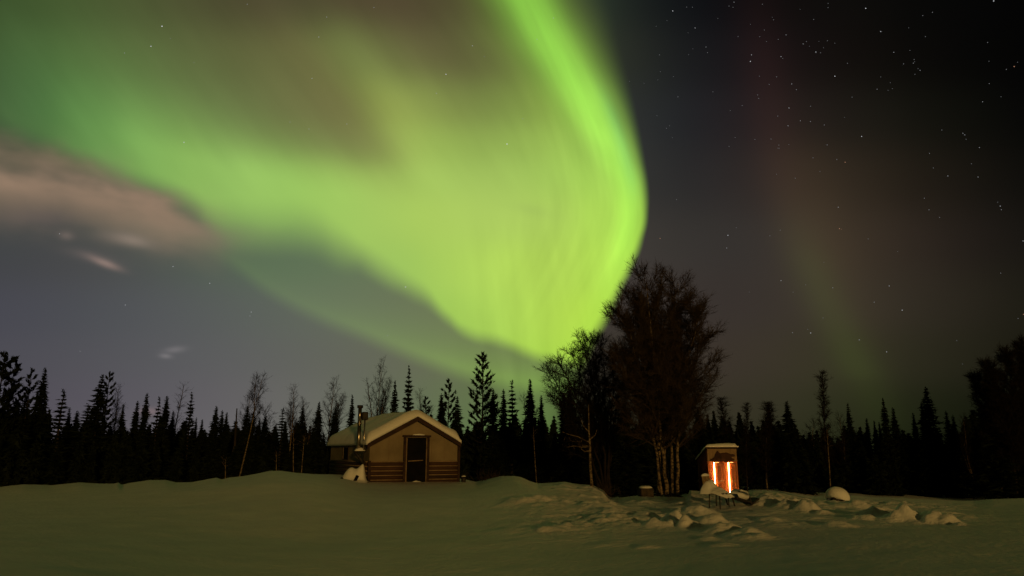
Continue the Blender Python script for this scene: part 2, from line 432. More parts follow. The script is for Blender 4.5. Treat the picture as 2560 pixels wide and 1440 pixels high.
class MB:
    def __init__(s): s.v = []; s.f = []; s.n = 0
    def add(s, V, F):
        V = np.asarray(V, float).reshape(-1, 3)
        s.v.append(V)
        o = s.n
        s.f.extend([tuple(int(i) + o for i in f) for f in F])
        s.n += len(V)
    def add_tris(s, V):
        """V: (n,3,3)"""
        V = np.asarray(V, float)
        o = s.n
        k = len(V)
        s.v.append(V.reshape(-1, 3))
        s.f.extend(map(tuple, (np.arange(3 * k).reshape(-1, 3) + o).tolist()))
        s.n += 3 * k
    def box(s, lo, hi, bev=0.0, rot=None, piv=None):
        x0, y0, z0 = lo; x1, y1, z1 = hi
        if bev > 0:
            b = bev
            V = []
            for sx, sy, sz in [(0, 0, 0), (1, 0, 0), (1, 1, 0), (0, 1, 0), (0, 0, 1), (1, 0, 1), (1, 1, 1), (0, 1, 1)]:
                cx = x1 if sx else x0; cy = y1 if sy else y0; cz = z1 if sz else z0
                ix = cx - b if sx else cx + b; iy = cy - b if sy else cy + b; iz = cz - b if sz else cz + b
                V += [(cx, iy, iz), (ix, cy, iz), (ix, iy, cz)]
            F = []
            q = lambda a, ax: a * 3 + ax
            for ax, fs in ((0, [(0, 3, 7, 4), (1, 5, 6, 2)]), (1, [(0, 4, 5, 1), (3, 2, 6, 7)]), (2, [(0, 1, 2, 3), (4, 7, 6, 5)])):
                for f in fs:
                    F.append([q(i, ax) for i in f])
            for a, c, ax, bx in [(0, 1, 1, 2), (3, 2, 1, 2), (4, 5, 1, 2), (7, 6, 1, 2), (0, 3, 0, 2), (1, 2, 0, 2), (4, 7, 0, 2), (5, 6, 0, 2), (0, 4, 0, 1), (1, 5, 0, 1), (2, 6, 0, 1), (3, 7, 0, 1)]:
                F.append([q(a, ax), q(c, ax), q(c, bx), q(a, bx)])
            for i in range(8):
                F.append([q(i, 0), q(i, 1), q(i, 2)])
        else:
            V = [(x0, y0, z0), (x1, y0, z0), (x1, y1, z0), (x0, y1, z0), (x0, y0, z1), (x1, y0, z1), (x1, y1, z1), (x0, y1, z1)]
            F = [(0, 3, 2, 1), (4, 5, 6, 7), (0, 1, 5, 4), (1, 2, 6, 5), (2, 3, 7, 6), (3, 0, 4, 7)]
        V = np.array(V, float)
        if rot is not None:
            pv = np.array(piv if piv is not None else V.mean(0))
            V = (V - pv) @ np.array(rot).T + pv
        s.add(V, F)
    def tube(s, P, R, k=6, cap=True):
        P = np.asarray(P, float); n = len(P)
        R = np.broadcast_to(np.asarray(R, float), (n,))
        T = np.gradient(P, axis=0)
        T /= np.linalg.norm(T, axis=1)[:, None] + 1e-9
        a = np.array([0, 0, 1.0]) if abs(T[0][2]) < 0.9 else np.array([1.0, 0, 0])
        U = np.cross(T, a); U /= np.linalg.norm(U, axis=1)[:, None] + 1e-9
        W = np.cross(T, U)
        ang = np.arange(k) * 2 * math.pi / k
        V = P[:, None, :] + R[:, None, None] * (np.cos(ang)[None, :, None] * U[:, None, :] + np.sin(ang)[None, :, None] * W[:, None, :])
        F = []
        for i in range(n - 1):
            for j in range(k):
                j2 = (j + 1) % k
                F.append((i * k + j, i * k + j2, (i + 1) * k + j2, (i + 1) * k + j))
        if cap:
            F.append(tuple(range(k - 1, -1, -1)))
            F.append(tuple((n - 1) * k + j for j in range(k)))
        s.add(V.reshape(-1, 3), F)
    def cones(s, P, Q, R):
        """thin three-sided cones P -> Q"""
        P = np.asarray(P); Q = np.asarray(Q); R = np.broadcast_to(np.asarray(R, float), (len(P),))
        D = Q - P
        D = D / (np.linalg.norm(D, axis=1)[:, None] + 1e-9)
        A = np.where(np.abs(D[:, 2:3]) < 0.9, [[0, 0, 1.0]], [[1.0, 0, 0]])
        U = np.cross(D, A); U /= np.linalg.norm(U, axis=1)[:, None] + 1e-9
        W = np.cross(D, U)
        V = np.empty((len(P), 4, 3))
        for j in range(3):
            t = j * 2 * math.pi / 3
            V[:, j] = P + R[:, None] * (math.cos(t) * U + math.sin(t) * W)
        V[:, 3] = Q
        o = s.n
        b = np.arange(len(P))[:, None] * 4 + o
        F = np.concatenate([b + [[0, 1, 3]], b + [[1, 2, 3]], b + [[2, 0, 3]]])
        s.v.append(V.reshape(-1, 3))
        s.f.extend(map(tuple, F.tolist()))
        s.n += 4 * len(P)
    def dome(s, c, rad, hgt, k=20, m=7, jit=0.0, seed=0, power=1.0):
        """rounded heap with its flat bottom at c"""
        V = []; F = []
        for i in range(m + 1):
            a = i / m * math.pi / 2
            for j in range(k):
                t = j * 2 * math.pi / k
                r = math.cos(a) ** power
                w = 1 + jit * float(fbm(math.cos(t) * 1.7 + seed, math.sin(t) * 1.7 + i * 0.35, seed))
                V.append((c[0] + rad[0] * r * w * math.cos(t), c[1] + rad[1] * r * w * math.sin(t), c[2] + hgt * math.sin(a) * (1 + 0.5 * jit * float(fbm(t, i * .5, seed + 5)))))
        for i in range(m):
            for j in range(k):
                F.append((i * k + j, i * k + (j + 1) % k, (i + 1) * k + (j + 1) % k, (i + 1) * k + j))
        F.append(tuple(range(k - 1, -1, -1)))
        F.append(tuple(m * k + j for j in range(k)))
        s.add(V, F)
    def mesh(s, name, smooth=False):
        me = bpy.data.meshes.new(name)
        V = np.concatenate(s.v)
        me.from_pydata(V.tolist(), [], s.f)
        if smooth:
            me.polygons.foreach_set('use_smooth', [True] * len(me.polygons))
        me.update()
        return me
    def build(s, name, mat, parent=None, smooth=False):
        me = s.mesh(name, smooth)
        me.materials.append(mat)
        return link(name, me, parent)


def link(name, me, parent=None):
    o = bpy.data.objects.new(name, me)
    COL.objects.link(o)
    if parent is not None:
        o.parent = parent
    return o


def tag(o, label=None, cat=None, group=None, kind=None):
    if label: o['label'] = label
    if cat: o['category'] = cat
    if group: o['group'] = group
    if kind: o['kind'] = kind
    return o


def empty(name, loc, rz=0.0):
    o = bpy.data.objects.new(name, None)
    o.empty_display_size = 0.3
    o.location = loc
    o.rotation_euler = (0, 0, rz)
    COL.objects.link(o)
    return o


def rotm(axis, a):
    c, s = math.cos(a), math.sin(a)
    return {'x': [[1, 0, 0], [0, c, -s], [0, s, c]], 'y': [[c, 0, s], [0, 1, 0], [-s, 0, c]], 'z': [[c, -s, 0], [s, c, 0], [0, 0, 1]]}[axis]


# ------------------------------------------------------------------ materials
def mat(name, c1, c2=None, scale=4.0, rough=0.8, bump=0.0, bscale=None, stretch=(1, 1, 1), metal=0.0, detail=5.0, lo=0.35, hi=0.65, spec=0.3):
    m = bpy.data.materials.new(name)
    m.use_nodes = True
    t = m.node_tree
    b = t.nodes['Principled BSDF']
    b.inputs['Roughness'].default_value = rough
    b.inputs['Metallic'].default_value = metal
    b.inputs['Specular IOR Level'].default_value = spec
    c2 = c2 or c1
    tcn = t.nodes.new('ShaderNodeTexCoord')
    mp = t.nodes.new('ShaderNodeMapping')
    mp.inputs['Scale'].default_value = stretch
    t.links.new(tcn.outputs['Object'], mp.inputs[0])
    n = t.nodes.new('ShaderNodeTexNoise')
    n.inputs['Scale'].default_value = scale
    n.inputs['Detail'].default_value = detail
    t.links.new(mp.outputs[0], n.inputs['Vector'])
    r = t.nodes.new('ShaderNodeValToRGB')
    r.color_ramp.elements[0].position = lo
    r.color_ramp.elements[0].color = tuple(c1) + (1,)
    r.color_ramp.elements[1].position = hi
    r.color_ramp.elements[1].color = tuple(c2) + (1,)
    t.links.new(n.outputs[0], r.inputs[0])
    t.links.new(r.outputs[0], b.inputs['Base Color'])
    if bump > 0:
        n2 = t.nodes.new('ShaderNodeTexNoise')
        n2.inputs['Scale'].default_value = bscale or scale * 3
        n2.inputs['Detail'].default_value = 6.0
        t.links.new(mp.outputs[0], n2.inputs['Vector'])
        bp = t.nodes.new('ShaderNodeBump')
        bp.inputs['Strength'].default_value = bump
        bp.inputs['Distance'].default_value = 0.05
        t.links.new(n2.outputs[0], bp.inputs['Height'])
        t.links.new(bp.outputs[0], b.inputs['Normal'])
    return m


def emit(name, c, s):
    m = bpy.data.materials.new(name)
    m.use_nodes = True
    t = m.node_tree
    t.nodes.remove(t.nodes['Principled BSDF'])
    e = t.nodes.new('ShaderNodeEmission')
    e.inputs['Color'].default_value = tuple(c) + (1,)
    e.inputs['Strength'].default_value = s
    t.links.new(e.outputs[0], t.nodes['Material Output'].inputs['Surface'])
    return m


M = {
    'snow': mat('snow', (0.74, 0.75, 0.76), (0.82, 0.82, 0.82), 1.3, 0.75, 0.7, 8.0),
    'snowcap': mat('snow_cap', (0.74, 0.75, 0.76), (0.82, 0.82, 0.82), 2.0, 0.75, 0.3, 12.0),
    'needles': mat('spruce_needles', (0.006, 0.009, 0.004), (0.014, 0.019, 0.009), 2.2, 1.0, spec=0.0),
    'spruce_bark': mat('spruce_bark', (0.014, 0.011, 0.008), (0.034, 0.026, 0.019), 9, 0.95, 0.4, 30, (1, 1, 0.3)),
    'twigs': mat('birch_twigs', (0.024, 0.018, 0.013), (0.058, 0.043, 0.030), 3, 1.0, spec=0.0),
    'far_twigs': mat('birch_twigs_far', (0.011, 0.009, 0.007), (0.024, 0.019, 0.014), 3, 1.0, spec=0.0),
    'canvas': mat('tent_canvas', (0.17, 0.135, 0.085), (0.25, 0.20, 0.13), 1.1, 0.95, 0.5, 3.0, spec=0.1),
    'log': mat('brown_log', (0.022, 0.010, 0.0055), (0.06, 0.027, 0.014), 3.0, 0.75, 0.35, 12, (0.25, 1, 1)),
    'chink': mat('log_chinking', (0.19, 0.13, 0.08), (0.27, 0.19, 0.12), 5, 0.9),
    'trim': mat('dark_trim', (0.018, 0.009, 0.006), (0.045, 0.022, 0.013), 4, 0.8, 0.3, 14, (0.3, 1, 1)),
    'trimlight': mat('pale_jamb', (0.15, 0.10, 0.06), (0.22, 0.15, 0.095), 4, 0.8),
    'dark': mat('dark_door', (0.002, 0.0016, 0.0013), (0.006, 0.0045, 0.003), 3, 0.8, spec=0.1),
    'metal': mat('stove_pipe_metal', (0.30, 0.26, 0.22), (0.42, 0.38, 0.33), 6, 0.30, metal=1.0, stretch=(1, 1, 0.2)),
    'black': mat('sooty_metal', (0.012, 0.010, 0.009), (0.03, 0.025, 0.02), 8, 0.6),
    'redwood': mat('red_stained_boards', (0.28, 0.080, 0.024), (0.46, 0.145, 0.044), 3.0, 0.55, 0.3, 12, (6, 6, 0.5)),
    'redpanel': mat('dark_red_panel', (0.20, 0.055, 0.020), (0.32, 0.09, 0.032), 3.0, 0.5, 0.2, 10, (6, 6, 0.5)),
    'board': mat('pale_board', (0.19, 0.125, 0.07), (0.28, 0.19, 0.105), 2.5, 0.85, 0.2, 12, (3, 3, 0.7)),
    'backwood': mat('weathered_chair_boards', (0.17, 0.115, 0.06), (0.30, 0.21, 0.12), 3, 0.9, 0.3, 14, (4, 4, 0.6)),
    'carve': mat('dark_carving', (0.030, 0.012, 0.007), (0.055, 0.022, 0.012), 6, 0.8, 0.4, 20),
    'block': mat('weathered_block', (0.025, 0.02, 0.014), (0.07, 0.052, 0.036), 7, 0.95, 0.6, 22),
    'led': emit('lit_door_gap', (1.0, 0.42, 0.11), 44.0),
    'gap': emit('lit_door_top_gap', (1.0, 0.36, 0.08), 5.0),
    'green': emit('green_marker_lamp', (0.12, 1.0, 0.35), 2.2),
    'star': None,
}


def birch_mat():
    m = bpy.data.materials.new('birch_bark')
    m.use_nodes = True
    t = m.node_tree
    b = t.nodes['Principled BSDF']
    b.inputs['Roughness'].default_value = 0.8
    b.inputs['Specular IOR Level'].default_value = 0.2
    tcn = t.nodes.new('ShaderNodeTexCoord')
    mp = t.nodes.new('ShaderNodeMapping')
    mp.inputs['Scale'].default_value = (6, 6, 9)
    t.links.new(tcn.outputs['Object'], mp.inputs[0])
    n = t.nodes.new('ShaderNodeTexNoise')
    n.inputs['Scale'].default_value = 1.6
    n.inputs['Detail'].default_value = 6
    n.inputs['Roughness'].default_value = 0.65
    t.links.new(mp.outputs[0], n.inputs['Vector'])
    r = t.nodes.new('ShaderNodeValToRGB')
    e = r.color_ramp.elements
    e[0].position = 0.40; e[0].color = (0.025, 0.018, 0.012, 1)
    e[1].position = 0.56; e[1].color = (0.21, 0.155, 0.10, 1)
    e.new(0.47).color = (0.08, 0.058, 0.04, 1)
    t.links.new(n.outputs[0], r.inputs[0])
    t.links.new(r.outputs[0], b.inputs['Base Color'])
    bp = t.nodes.new('ShaderNodeBump')
    bp.inputs['Strength'].default_value = 0.5
    bp.inputs['Distance'].default_value = 0.03
    t.links.new(n.outputs[0], bp.inputs['Height'])
    t.links.new(bp.outputs[0], b.inputs['Normal'])
    return m


M['birch'] = birch_mat()

# ------------------------------------------------------------------ snow ground
CREST = [(-2600, 1222), (-600, 1220), (0, 1217), (60, 1211), (130, 1213), (200, 1206), (250, 1209), (284, 1209), (297, 1206), (303, 1212), (330, 1206), (372, 1200), (415, 1200), (440, 1206), (480, 1205),
         (520, 1197), (540, 1194), (553, 1198), (575, 1193), (605, 1190), (640, 1184), (672, 1177), (700, 1177), (740, 1182), (780, 1185), (830, 1186), (870, 1188), (905, 1194), (960, 1194), (1030, 1195), (1150, 1197),
         (1163, 1198), (1190, 1205), (1222, 1197), (1252, 1191), (1285, 1190), (1305, 1194), (1325, 1203), (1345, 1209), (1380, 1207), (1410, 1204), (1440, 1210), (1482, 1213), (1508, 1226), (1522, 1243), (1545, 1246), (1580, 1240),
         (1610, 1238), (1650, 1241), (1700, 1243), (1718, 1242), (1724, 1226), (1762, 1229), (1800, 1232), (1858, 1233), (1885, 1227), (1912, 1226), (1945, 1228), (1985, 1234), (2030, 1241), (2070, 1239), (2130, 1239), (2180, 1243),
         (2230, 1244), (2300, 1248), (2380, 1252), (2430, 1252), (2480, 1248), (2560, 1246), (3200, 1240), (5200, 1235)]
CRD = [(-2600, 36), (0, 35), (560, 33), (780, 32.5), (860, 35), (905, 37), (1150, 36.5), (1320, 31), (1480, 28.5), (1530, 26.5), (1900, 26.5), (2200, 27), (2560, 27.5), (5200, 30)]
_cx = np.array([c[0] for c in CREST], float); _cy = np.array([c[1] for c in CREST], float)
_dx = np.array([c[0] for c in CRD], float); _dy = np.array([c[1] for c in CRD], float)
_sx = np.arange(-2600, 5200, 20.0)
_sy = np.convolve(np.pad(np.interp(_sx, _cx, _cy), 12, mode='edge'), np.hanning(25) / np.hanning(25).sum(), 'valid')
_st = np.interp(_sx, [-2500, 0, 250, 800, 1250, 1650, 2000, 2560, 5000], [0.46, 0.46, 0.40, -0.46, -0.46, -0.05, 0.30, 0.44, 0.44])
_st = np.convolve(np.pad(_st, 25, mode='edge'), np.hanning(51) / np.hanning(51).sum(), 'valid')
# churned lumps of ploughed snow: (px, py of the foot, width px, height px)
LUMPS = [(1405, 1302, 95, 26), (1440, 1296, 50, 20), (1320, 1262, 150, 14), (1250, 1300, 120, 8), (1560, 1292, 150, 14), (1500, 1268, 90, 16), (1655, 1302, 70, 30), (1690, 1296, 60, 46), (1722, 1304, 44, 34), (1748, 1284, 90, 34),
         (1790, 1300, 60, 24), (1830, 1318, 80, 30), (1868, 1326, 70, 26), (1902, 1334, 80, 16), (1810, 1345, 60, 10), (1935, 1268, 120, 26), (1985, 1276, 70, 32), (2030, 1280, 56, 34), (2058, 1284, 30, 22), (1930, 1300, 60, 12), (2110, 1312, 62, 17),
         (2150, 1268, 130, 22), (2200, 1290, 90, 24), (2170, 1296, 50, 16), (2250, 1300, 80, 26), (2300, 1300, 110, 44), (2345, 1304, 50, 36), (2378, 1306, 52, 34), (2400, 1310, 26, 14), (1620, 1338, 60, 8), (1525, 1330, 90, 7), (1770, 1330, 50, 10)]
_L = []
for lx, ly, lw, lh in LUMPS:
    Dg = 1.55 * FPX / (ly - 1130) * 0.98
    p = at(lx, ly, Dg)
    _L.append((p.x, p.y + 0.35 * lw / FPX * Dg, 0.5 * lw / FPX * Dg, lh / FPX * Dg * 0.9))


def chunks(x, y, size, seed):
    """broken clods: raised facets round scattered centres"""
    gx, gy = x / size, y / size
    xi = np.floor(gx).astype(np.int64); yi = np.floor(gy).astype(np.int64)
    out = np.zeros_like(gx)
    def h(a, b, k):
        n = (a * 374761393 + b * 668265263 + (seed + k) * 1442695041) & 0x7fffffff
        n = ((n ^ (n >> 13)) * 1274126177) & 0x7fffffff
        return ((n ^ (n >> 16)) & 0xffff) / 65535.0
    for dx in (-1, 0, 1):
        for dy in (-1, 0, 1):
            a, b = xi + dx, yi + dy
            cx, cy = a + h(a, b, 1), b + h(a, b, 2)
            ux, uy = gx - cx, gy - cy
            t = h(a, b, 3) * 6.283
            lx = ux * np.cos(t) + uy * np.sin(t); ly = -ux * np.sin(t) + uy * np.cos(t)
            rad = 0.35 + 0.45 * h(a, b, 4)
            d = np.maximum(np.abs(lx) + 0.45 * np.abs(ly), np.abs(ly) * 1.15) / rad
            top = (0.25 + 0.75 * h(a, b, 5)) * rad + 0.35 * lx * (h(a, b, 6) - 0.3)
            out = np.maximum(out, np.clip((1 - d) * 2.6, 0, 1) * top)
    return out


def ground(x, y):
    x = np.asarray(x, float); y = np.asarray(y, float)
    yy = np.maximum(y, 1.0)
    px = 1280 + FPX * x / np.maximum(yy * CP - 1.4 * SP, 0.4)
    px = np.clip(px, -2500, 5000)
    D = np.interp(px, _dx, _dy)
    py = np.interp(px, _cx, _cy)
    b = (720 - py) / FPX
    slope = (SP + b * CP) / (CP - b * SP)
    s = y / D
    pys = np.interp(px, _sx, _sy)
    b2 = (720 - pys) / FPX
    slope2 = (SP + b2 * CP) / (CP - b2 * SP)
    kd = sm01((s - 0.74) / 0.18)
    zc = CAM_H + D * (slope * kd + slope2 * (1 - kd))
    up = sm01((s - 0.46) / 0.40)
    z = zc * up
    z = z - 0.62 * sm01((y - D) / 2.6)
    z = z * sm01((y + 1.0) / 6.0)
    # middle climbs, flanks fall: slope shaped so the sun brightens the middle
    tilt = np.interp(px, _sx, _st)
    z = z + tilt * (1 - np.clip((y - 2.0) / 22.0, 0, 1)) * sm01((y - 1.0) / 5.0)
    # gentle wind-packed undulation
    amp = sm01((y - 6) / 10) * (1 - sm01((y - 40) / 10))
    z = z + 0.05 * amp * fbm(x / 4.3, y / 3.1, 3, 3) * (1 - 0.75 * sm01((s - 0.75) / 0.2))
    z = z + (0.014 * fbm(x / 0.9, y / 0.6, 9, 3) + 0.006 * fbm(x / 0.22, y / 0.5, 19, 3)) * (1 - sm01((y - 45) / 10))
    # churned belt
    belt = sm01((px - 1160) / 380) * (1 - sm01((px - 2330) / 180)) * sm01((y - 14.0) / 3.0) * (1 - sm01((s - 0.86) / 0.12))
    belt = belt * (0.35 + 0.65 * sm01(0.5 + 1.6 * fbm(x / 3.0, y / 2.6, 21, 2)))
    rough = np.abs(fbm(x / 1.1, y / 1.0, 31, 4)) * 0.55 + 0.25 * fbm(x / 0.45, y / 0.45, 41, 3)
    wx = x + 0.16 * fbm(x / 0.4, y / 0.4, 71, 2); wy = y + 0.16 * fbm(x / 0.4 + 7, y / 0.4, 72, 2)
    clod = chunks(wx, wy, 0.62, 5) * 0.62 + chunks(wx, wy, 0.33, 6) * 0.40 + chunks(wx, wy, 0.19, 7) * 0.20
    z = z + belt * (0.16 * rough + 0.13 * clod + 0.035 * fbm(x / 0.16, y / 0.16, 81, 2))
    heap = np.zeros_like(z)
    for cx, cy, r, h in _L:
        wob = 1 + 0.9 * fbm(x / 0.6 + cx, y / 0.6, 55, 3)
        d2 = ((x - cx) ** 2 * 0.8 + ((y - cy) * 1.05) ** 2) / (r * r) * wob
        k = 1 - sm01((np.sqrt(np.maximum(d2, 0)) - 0.25) / 1.15)
        heap = np.maximum(heap, h * k)
    z = z + 0.66 * heap * (0.52 + 0.85 * clod + 1.0 * np.abs(fbm(x / 0.5, y / 0.5, 61, 4)))
    return z


def gz(x, y):
    return float(ground(np.array([x]), np.array([y]))[0])


def foot(px, py, D0=12.0, D1=40.0):
    """where the sight line through that pixel meets the snow"""
    d = np.arange(D0, D1, 0.05)
    r = ray(px, py)
    zz = CAM_H + r.z / r.y * d
    g = ground(d * r.x / r.y, d)
    i = int(np.argmax(zz <= g)) if np.any(zz <= g) else len(d) - 1
    return at(px, py, float(d[i]))


def make_ground():
    az = np.concatenate([np.radians(np.arange(-180, -44, 6.0)), np.radians(np.arange(-44, 44.01, 0.13)), np.radians(np.arange(48, 180, 6.0))])
    r = np.concatenate([[0.6, 1.5, 3.0, 4.5, 6.0], np.arange(7, 12, 0.16), np.arange(12, 42, 0.085), np.arange(42, 60, 1.0), [65, 72, 82, 100, 130, 180, 300, 600, 1200, 3000]])
    A, Rr = np.meshgrid(az, r)
    x = Rr * np.sin(A); y = Rr * np.cos(A)
    z = ground(x, y)
    V = np.stack([x, y, z], -1).reshape(-1, 3)
    na, nr = len(az), len(r)
    i = np.arange(nr - 1)[:, None]; j = np.arange(na)[None, :]
    j2 = (j + 1) % na
    F = np.stack([i * na + j, i * na + j2, (i + 1) * na + j2, (i + 1) * na + j], -1).reshape(-1, 4)[:, ::-1]
    me = bpy.data.meshes.new('snow_ground')
    F = F.tolist()
    F.append(list(range(na)))
    me.from_pydata(V.tolist(), [], F)
    me.polygons.foreach_set('use_smooth', [True] * len(me.polygons))
    me.materials.append(M['snow'])
    me.update()
    o = link('snow_ground', me)
    tag(o, 'snow covered field with a churned ploughed belt', None, None, 'structure')


make_ground()

# ------------------------------------------------------------------ stars (far sky)
STARS3 = [(312, 70, 3), (401, 45, 1), (438, 46, 1), (455, 179, 2), (704, 14, 1.5), (698, 47, 1), (672, 39, 1), (886, 27, 1), (957, 127, 1), (948, 110, .7), (898, 192, 1), (869, 235, 1), (730, 234, 1), (987, 252, 1), (912, 266, .7), (1037, 223, 1.5), (525, 301, 1.5), (535, 337, 1), (816, 351, 2), (809, 393, 3), (1005, 362, 2), (1016, 374, .8),
          (1147, 281, 1.5), (1168, 266, 1), (1228, 333, 2.5), (1258, 338, 1), (1302, 261, 1), (1349, 276, .7), (1276, 306, .7), (1247, 263, .6), (1187, 296, .6), (1547, 53, 3), (1643, 202, 2.5), (1306, 48, 1), (1306, 22, .8), (1214, 124, 1), (1127, 60, .6), (1912, 100, 1), (1974, 79, 1), (1929, 234, .8), (1822, 178, .6), (2366, 6, 3), (1727, 335, 1.5), (1830, 323, .8), (1857, 380, 1), (1852, 404, 1.2), (1860, 395, .7), (1895, 450, 1.5), (1882, 439, .7), (1789, 409, 1.2),
          (1862, 476, .8), (1643, 492, .7), (1430, 405, 1), (1350, 488, 3), (1073, 537, 1.7), (1104, 574, 1.2), (977, 492, 1.2), (866, 488, 1), (929, 540, 1), (855, 608, 1), (862, 630, 1), (756, 676, 1), (680, 708, .8), (1056, 691, 2), (984, 743, 1), (1194, 680, 1), (1129, 773, 1.5), (1193, 778, 1.3), (1282, 800, 1.2), (1050, 805, 1.8), (1521, 873, 2.7), (1620, 571, 1.3), (1690, 578, .7), (1718, 568, .7), (1705, 529, .6),
          (1460, 622, 1), (1411, 750, .6), (1300, 927, 1.3), (991, 929, 1), (985, 948, .8), (993, 949, .8), (1055, 925, .7), (838, 892, 1), (941, 890, 1), (711, 880, .8), (672, 937, 1), (1415, 1038, -2.2), (1210, 1010, 1), (1362, 1021, 1), (1254, 1098, .8), (1096, 1140, 1.2), (977, 1115, .8), (345, 620, 1.2), (316, 489, .7), (232, 459, .9), (217, 511, .7), (227, 351, 1), (35, 521, .7), (128, 533, .6), (569, 588, 1), (211, 740, .8), (272, 821, .9), (292, 804, .6), (309, 879, .8), (601, 118, .7), (809, 157, .7), (275, 131, .6), (206, 168, .6), (410, 210, .6), (441, 312, .6), (414, 350, .7),
          (2497, 426, -2.4), (2447, 444, 1), (2519, 398, .7), (2327, 272, 1), (2336, 392, .7), (2295, 651, 1.5), (2338, 535, 1), (2413, 619, .7), (2034, 832, 1), (2169, 853, 1.5), (2181, 863, 1.5), (2189, 891, .8), (2275, 944, 1.5), (1955, 982, 1.2), (1980, 1075, 1), (2073, 1126, 1.7), (2266, 1133, 1.5), (2224, 1048, .8), (1922, 1268, 1.2)]
STARS4 = [(231, 374, -2), (665, 354, 2.7), (657, 435, 1.5), (1371, 174, 1.8), (1379, 311, -2.2), (1393, 315, -1), (1697, 678, 2), (1601, 782, 1.3), (1780, 833, 2.5), (1195, 979, 2.5), (1176, 955, .7), (1078, 977, 1.2), (1506, 1023, 1.8), (1681, 1100, 2), (1005, 644, 1.8), (1336, 690, 1.3), (999, 321, 1), (933, 357, .9), (2408, 167, 2.), (2392, 142, .8), (2415, 190, 1.2), (2554, 390, 2), (2557, 860, -2),
          (2522, 886, .9), (2411, 596, 1), (2129, 1028, 1.3), (2020, 239, 1), (1952, 191, 1.2), (335, 126, 1), (718, 305, .7), (1082, 718, .8), (1274, 883, .8), (1163, 671, .7), (1563, 377, .8), (1752, 457, .6), (2167, 1177, .7), (82, 542, 1.0), (802, 717, .6), (1280, 527, .6)]
STARS1 = [(648, 105, 2.7), (604, 185, 2.2), (498, 212, 1), (776, 250, .8), (682, 154, .7), (736, 569, 2.2), (238, 935, 1.3), (692, 1066, 1.6), (839, 1133, 1.6), (501, 1220, 1.4), (1005, 1248, 1.4), (1000, 1264, 1), (1275, 148, 1.4), (1248, 314, 1.4), (1307, 68, 1.2), (989, 17, 1), (1387, 496, 1.2), (1236, 516, 1.2), (1160, 488, 1), (320, 1405, .8)]
STARS2 = [(748, 576, 2.9), (504, 297, 2.3), (466, 373, 1.4), (610, 183, 1.5), (216, 30, 1.2), (934, 72, 1.3), (868, 157, 1.3), (342, 1148, 2.2), (270, 1342, 1.1), (811, 475, 1), (657, 226, .7)]


def make_stars():
    allst = [(1560 + a / 2.56, b / 2.56, m) for a, b, m in STARS3] + [(1560 + a / 2.56, 450 + b / 2.56, m) for a, b, m in STARS4] \
        + [(a / 1.6, b / 1.6, m * 1.5) for a, b, m in STARS1] + [(800 + a / 1.6, b / 1.6, m * 1.5) for a, b, m in STARS2]
    mb = MB()
    bright = []
    R0 = 9000.0
    for px, py, m in allst:
        d = ray(px, py).normalized()
        c = np.array(d) * R0 + np.array((0, 0, CAM_H))
        warm = m < 0
        m = abs(m)
        r = R0 / 731.0 * (0.26 + 0.085 * m)
        V = [c + r * np.array(o) for o in ((1, 0, 0), (-1, 0, 0), (0, 1, 0), (0, -1, 0), (0, 0, 1), (0, 0, -1))]
        mb.add(V, [(0, 2, 4), (2, 1, 4), (1, 3, 4), (3, 0, 4), (2, 0, 5), (1, 2, 5), (3, 1, 5), (0, 3, 5)])
        bs = min(1.0, 0.05 + 0.21 * m)
        bright += [(bs, bs * 0.5, bs * 0.3) if warm else (bs * 0.93, bs * 0.95, bs)] * 6
    m = bpy.data.materials.new('star_light')
    m.use_nodes = True
    t = m.node_tree
    t.nodes.remove(t.nodes['Principled BSDF'])
    e = t.nodes.new('ShaderNodeEmission')
    a = t.nodes.new('ShaderNodeAttribute')
    a.attribute_name = 'tint'
    t.links.new(a.outputs['Color'], e.inputs['Color'])
    e.inputs['Strength'].default_value = 0.85
    t.links.new(e.outputs[0], t.nodes['Material Output'].inputs['Surface'])
    m.cycles.emission_sampling = 'NONE'
    me = mb.mesh('sky_stars')
    ca_ = me.color_attributes.new('tint', 'FLOAT_COLOR', 'POINT')
    ca_.data.foreach_set('color', np.concatenate([np.array(bright, float), np.ones((len(bright), 1))], 1).ravel())
    me.materials.append(m)
    tag(link('sky_stars', me), 'stars scattered over the night sky', None, None, 'structure')


make_stars()


# ------------------------------------------------------------------ trees
def unit(v):
    v = np.asarray(v, float)
    return v / (np.linalg.norm(v, axis=-1, keepdims=True) + 1e-9)


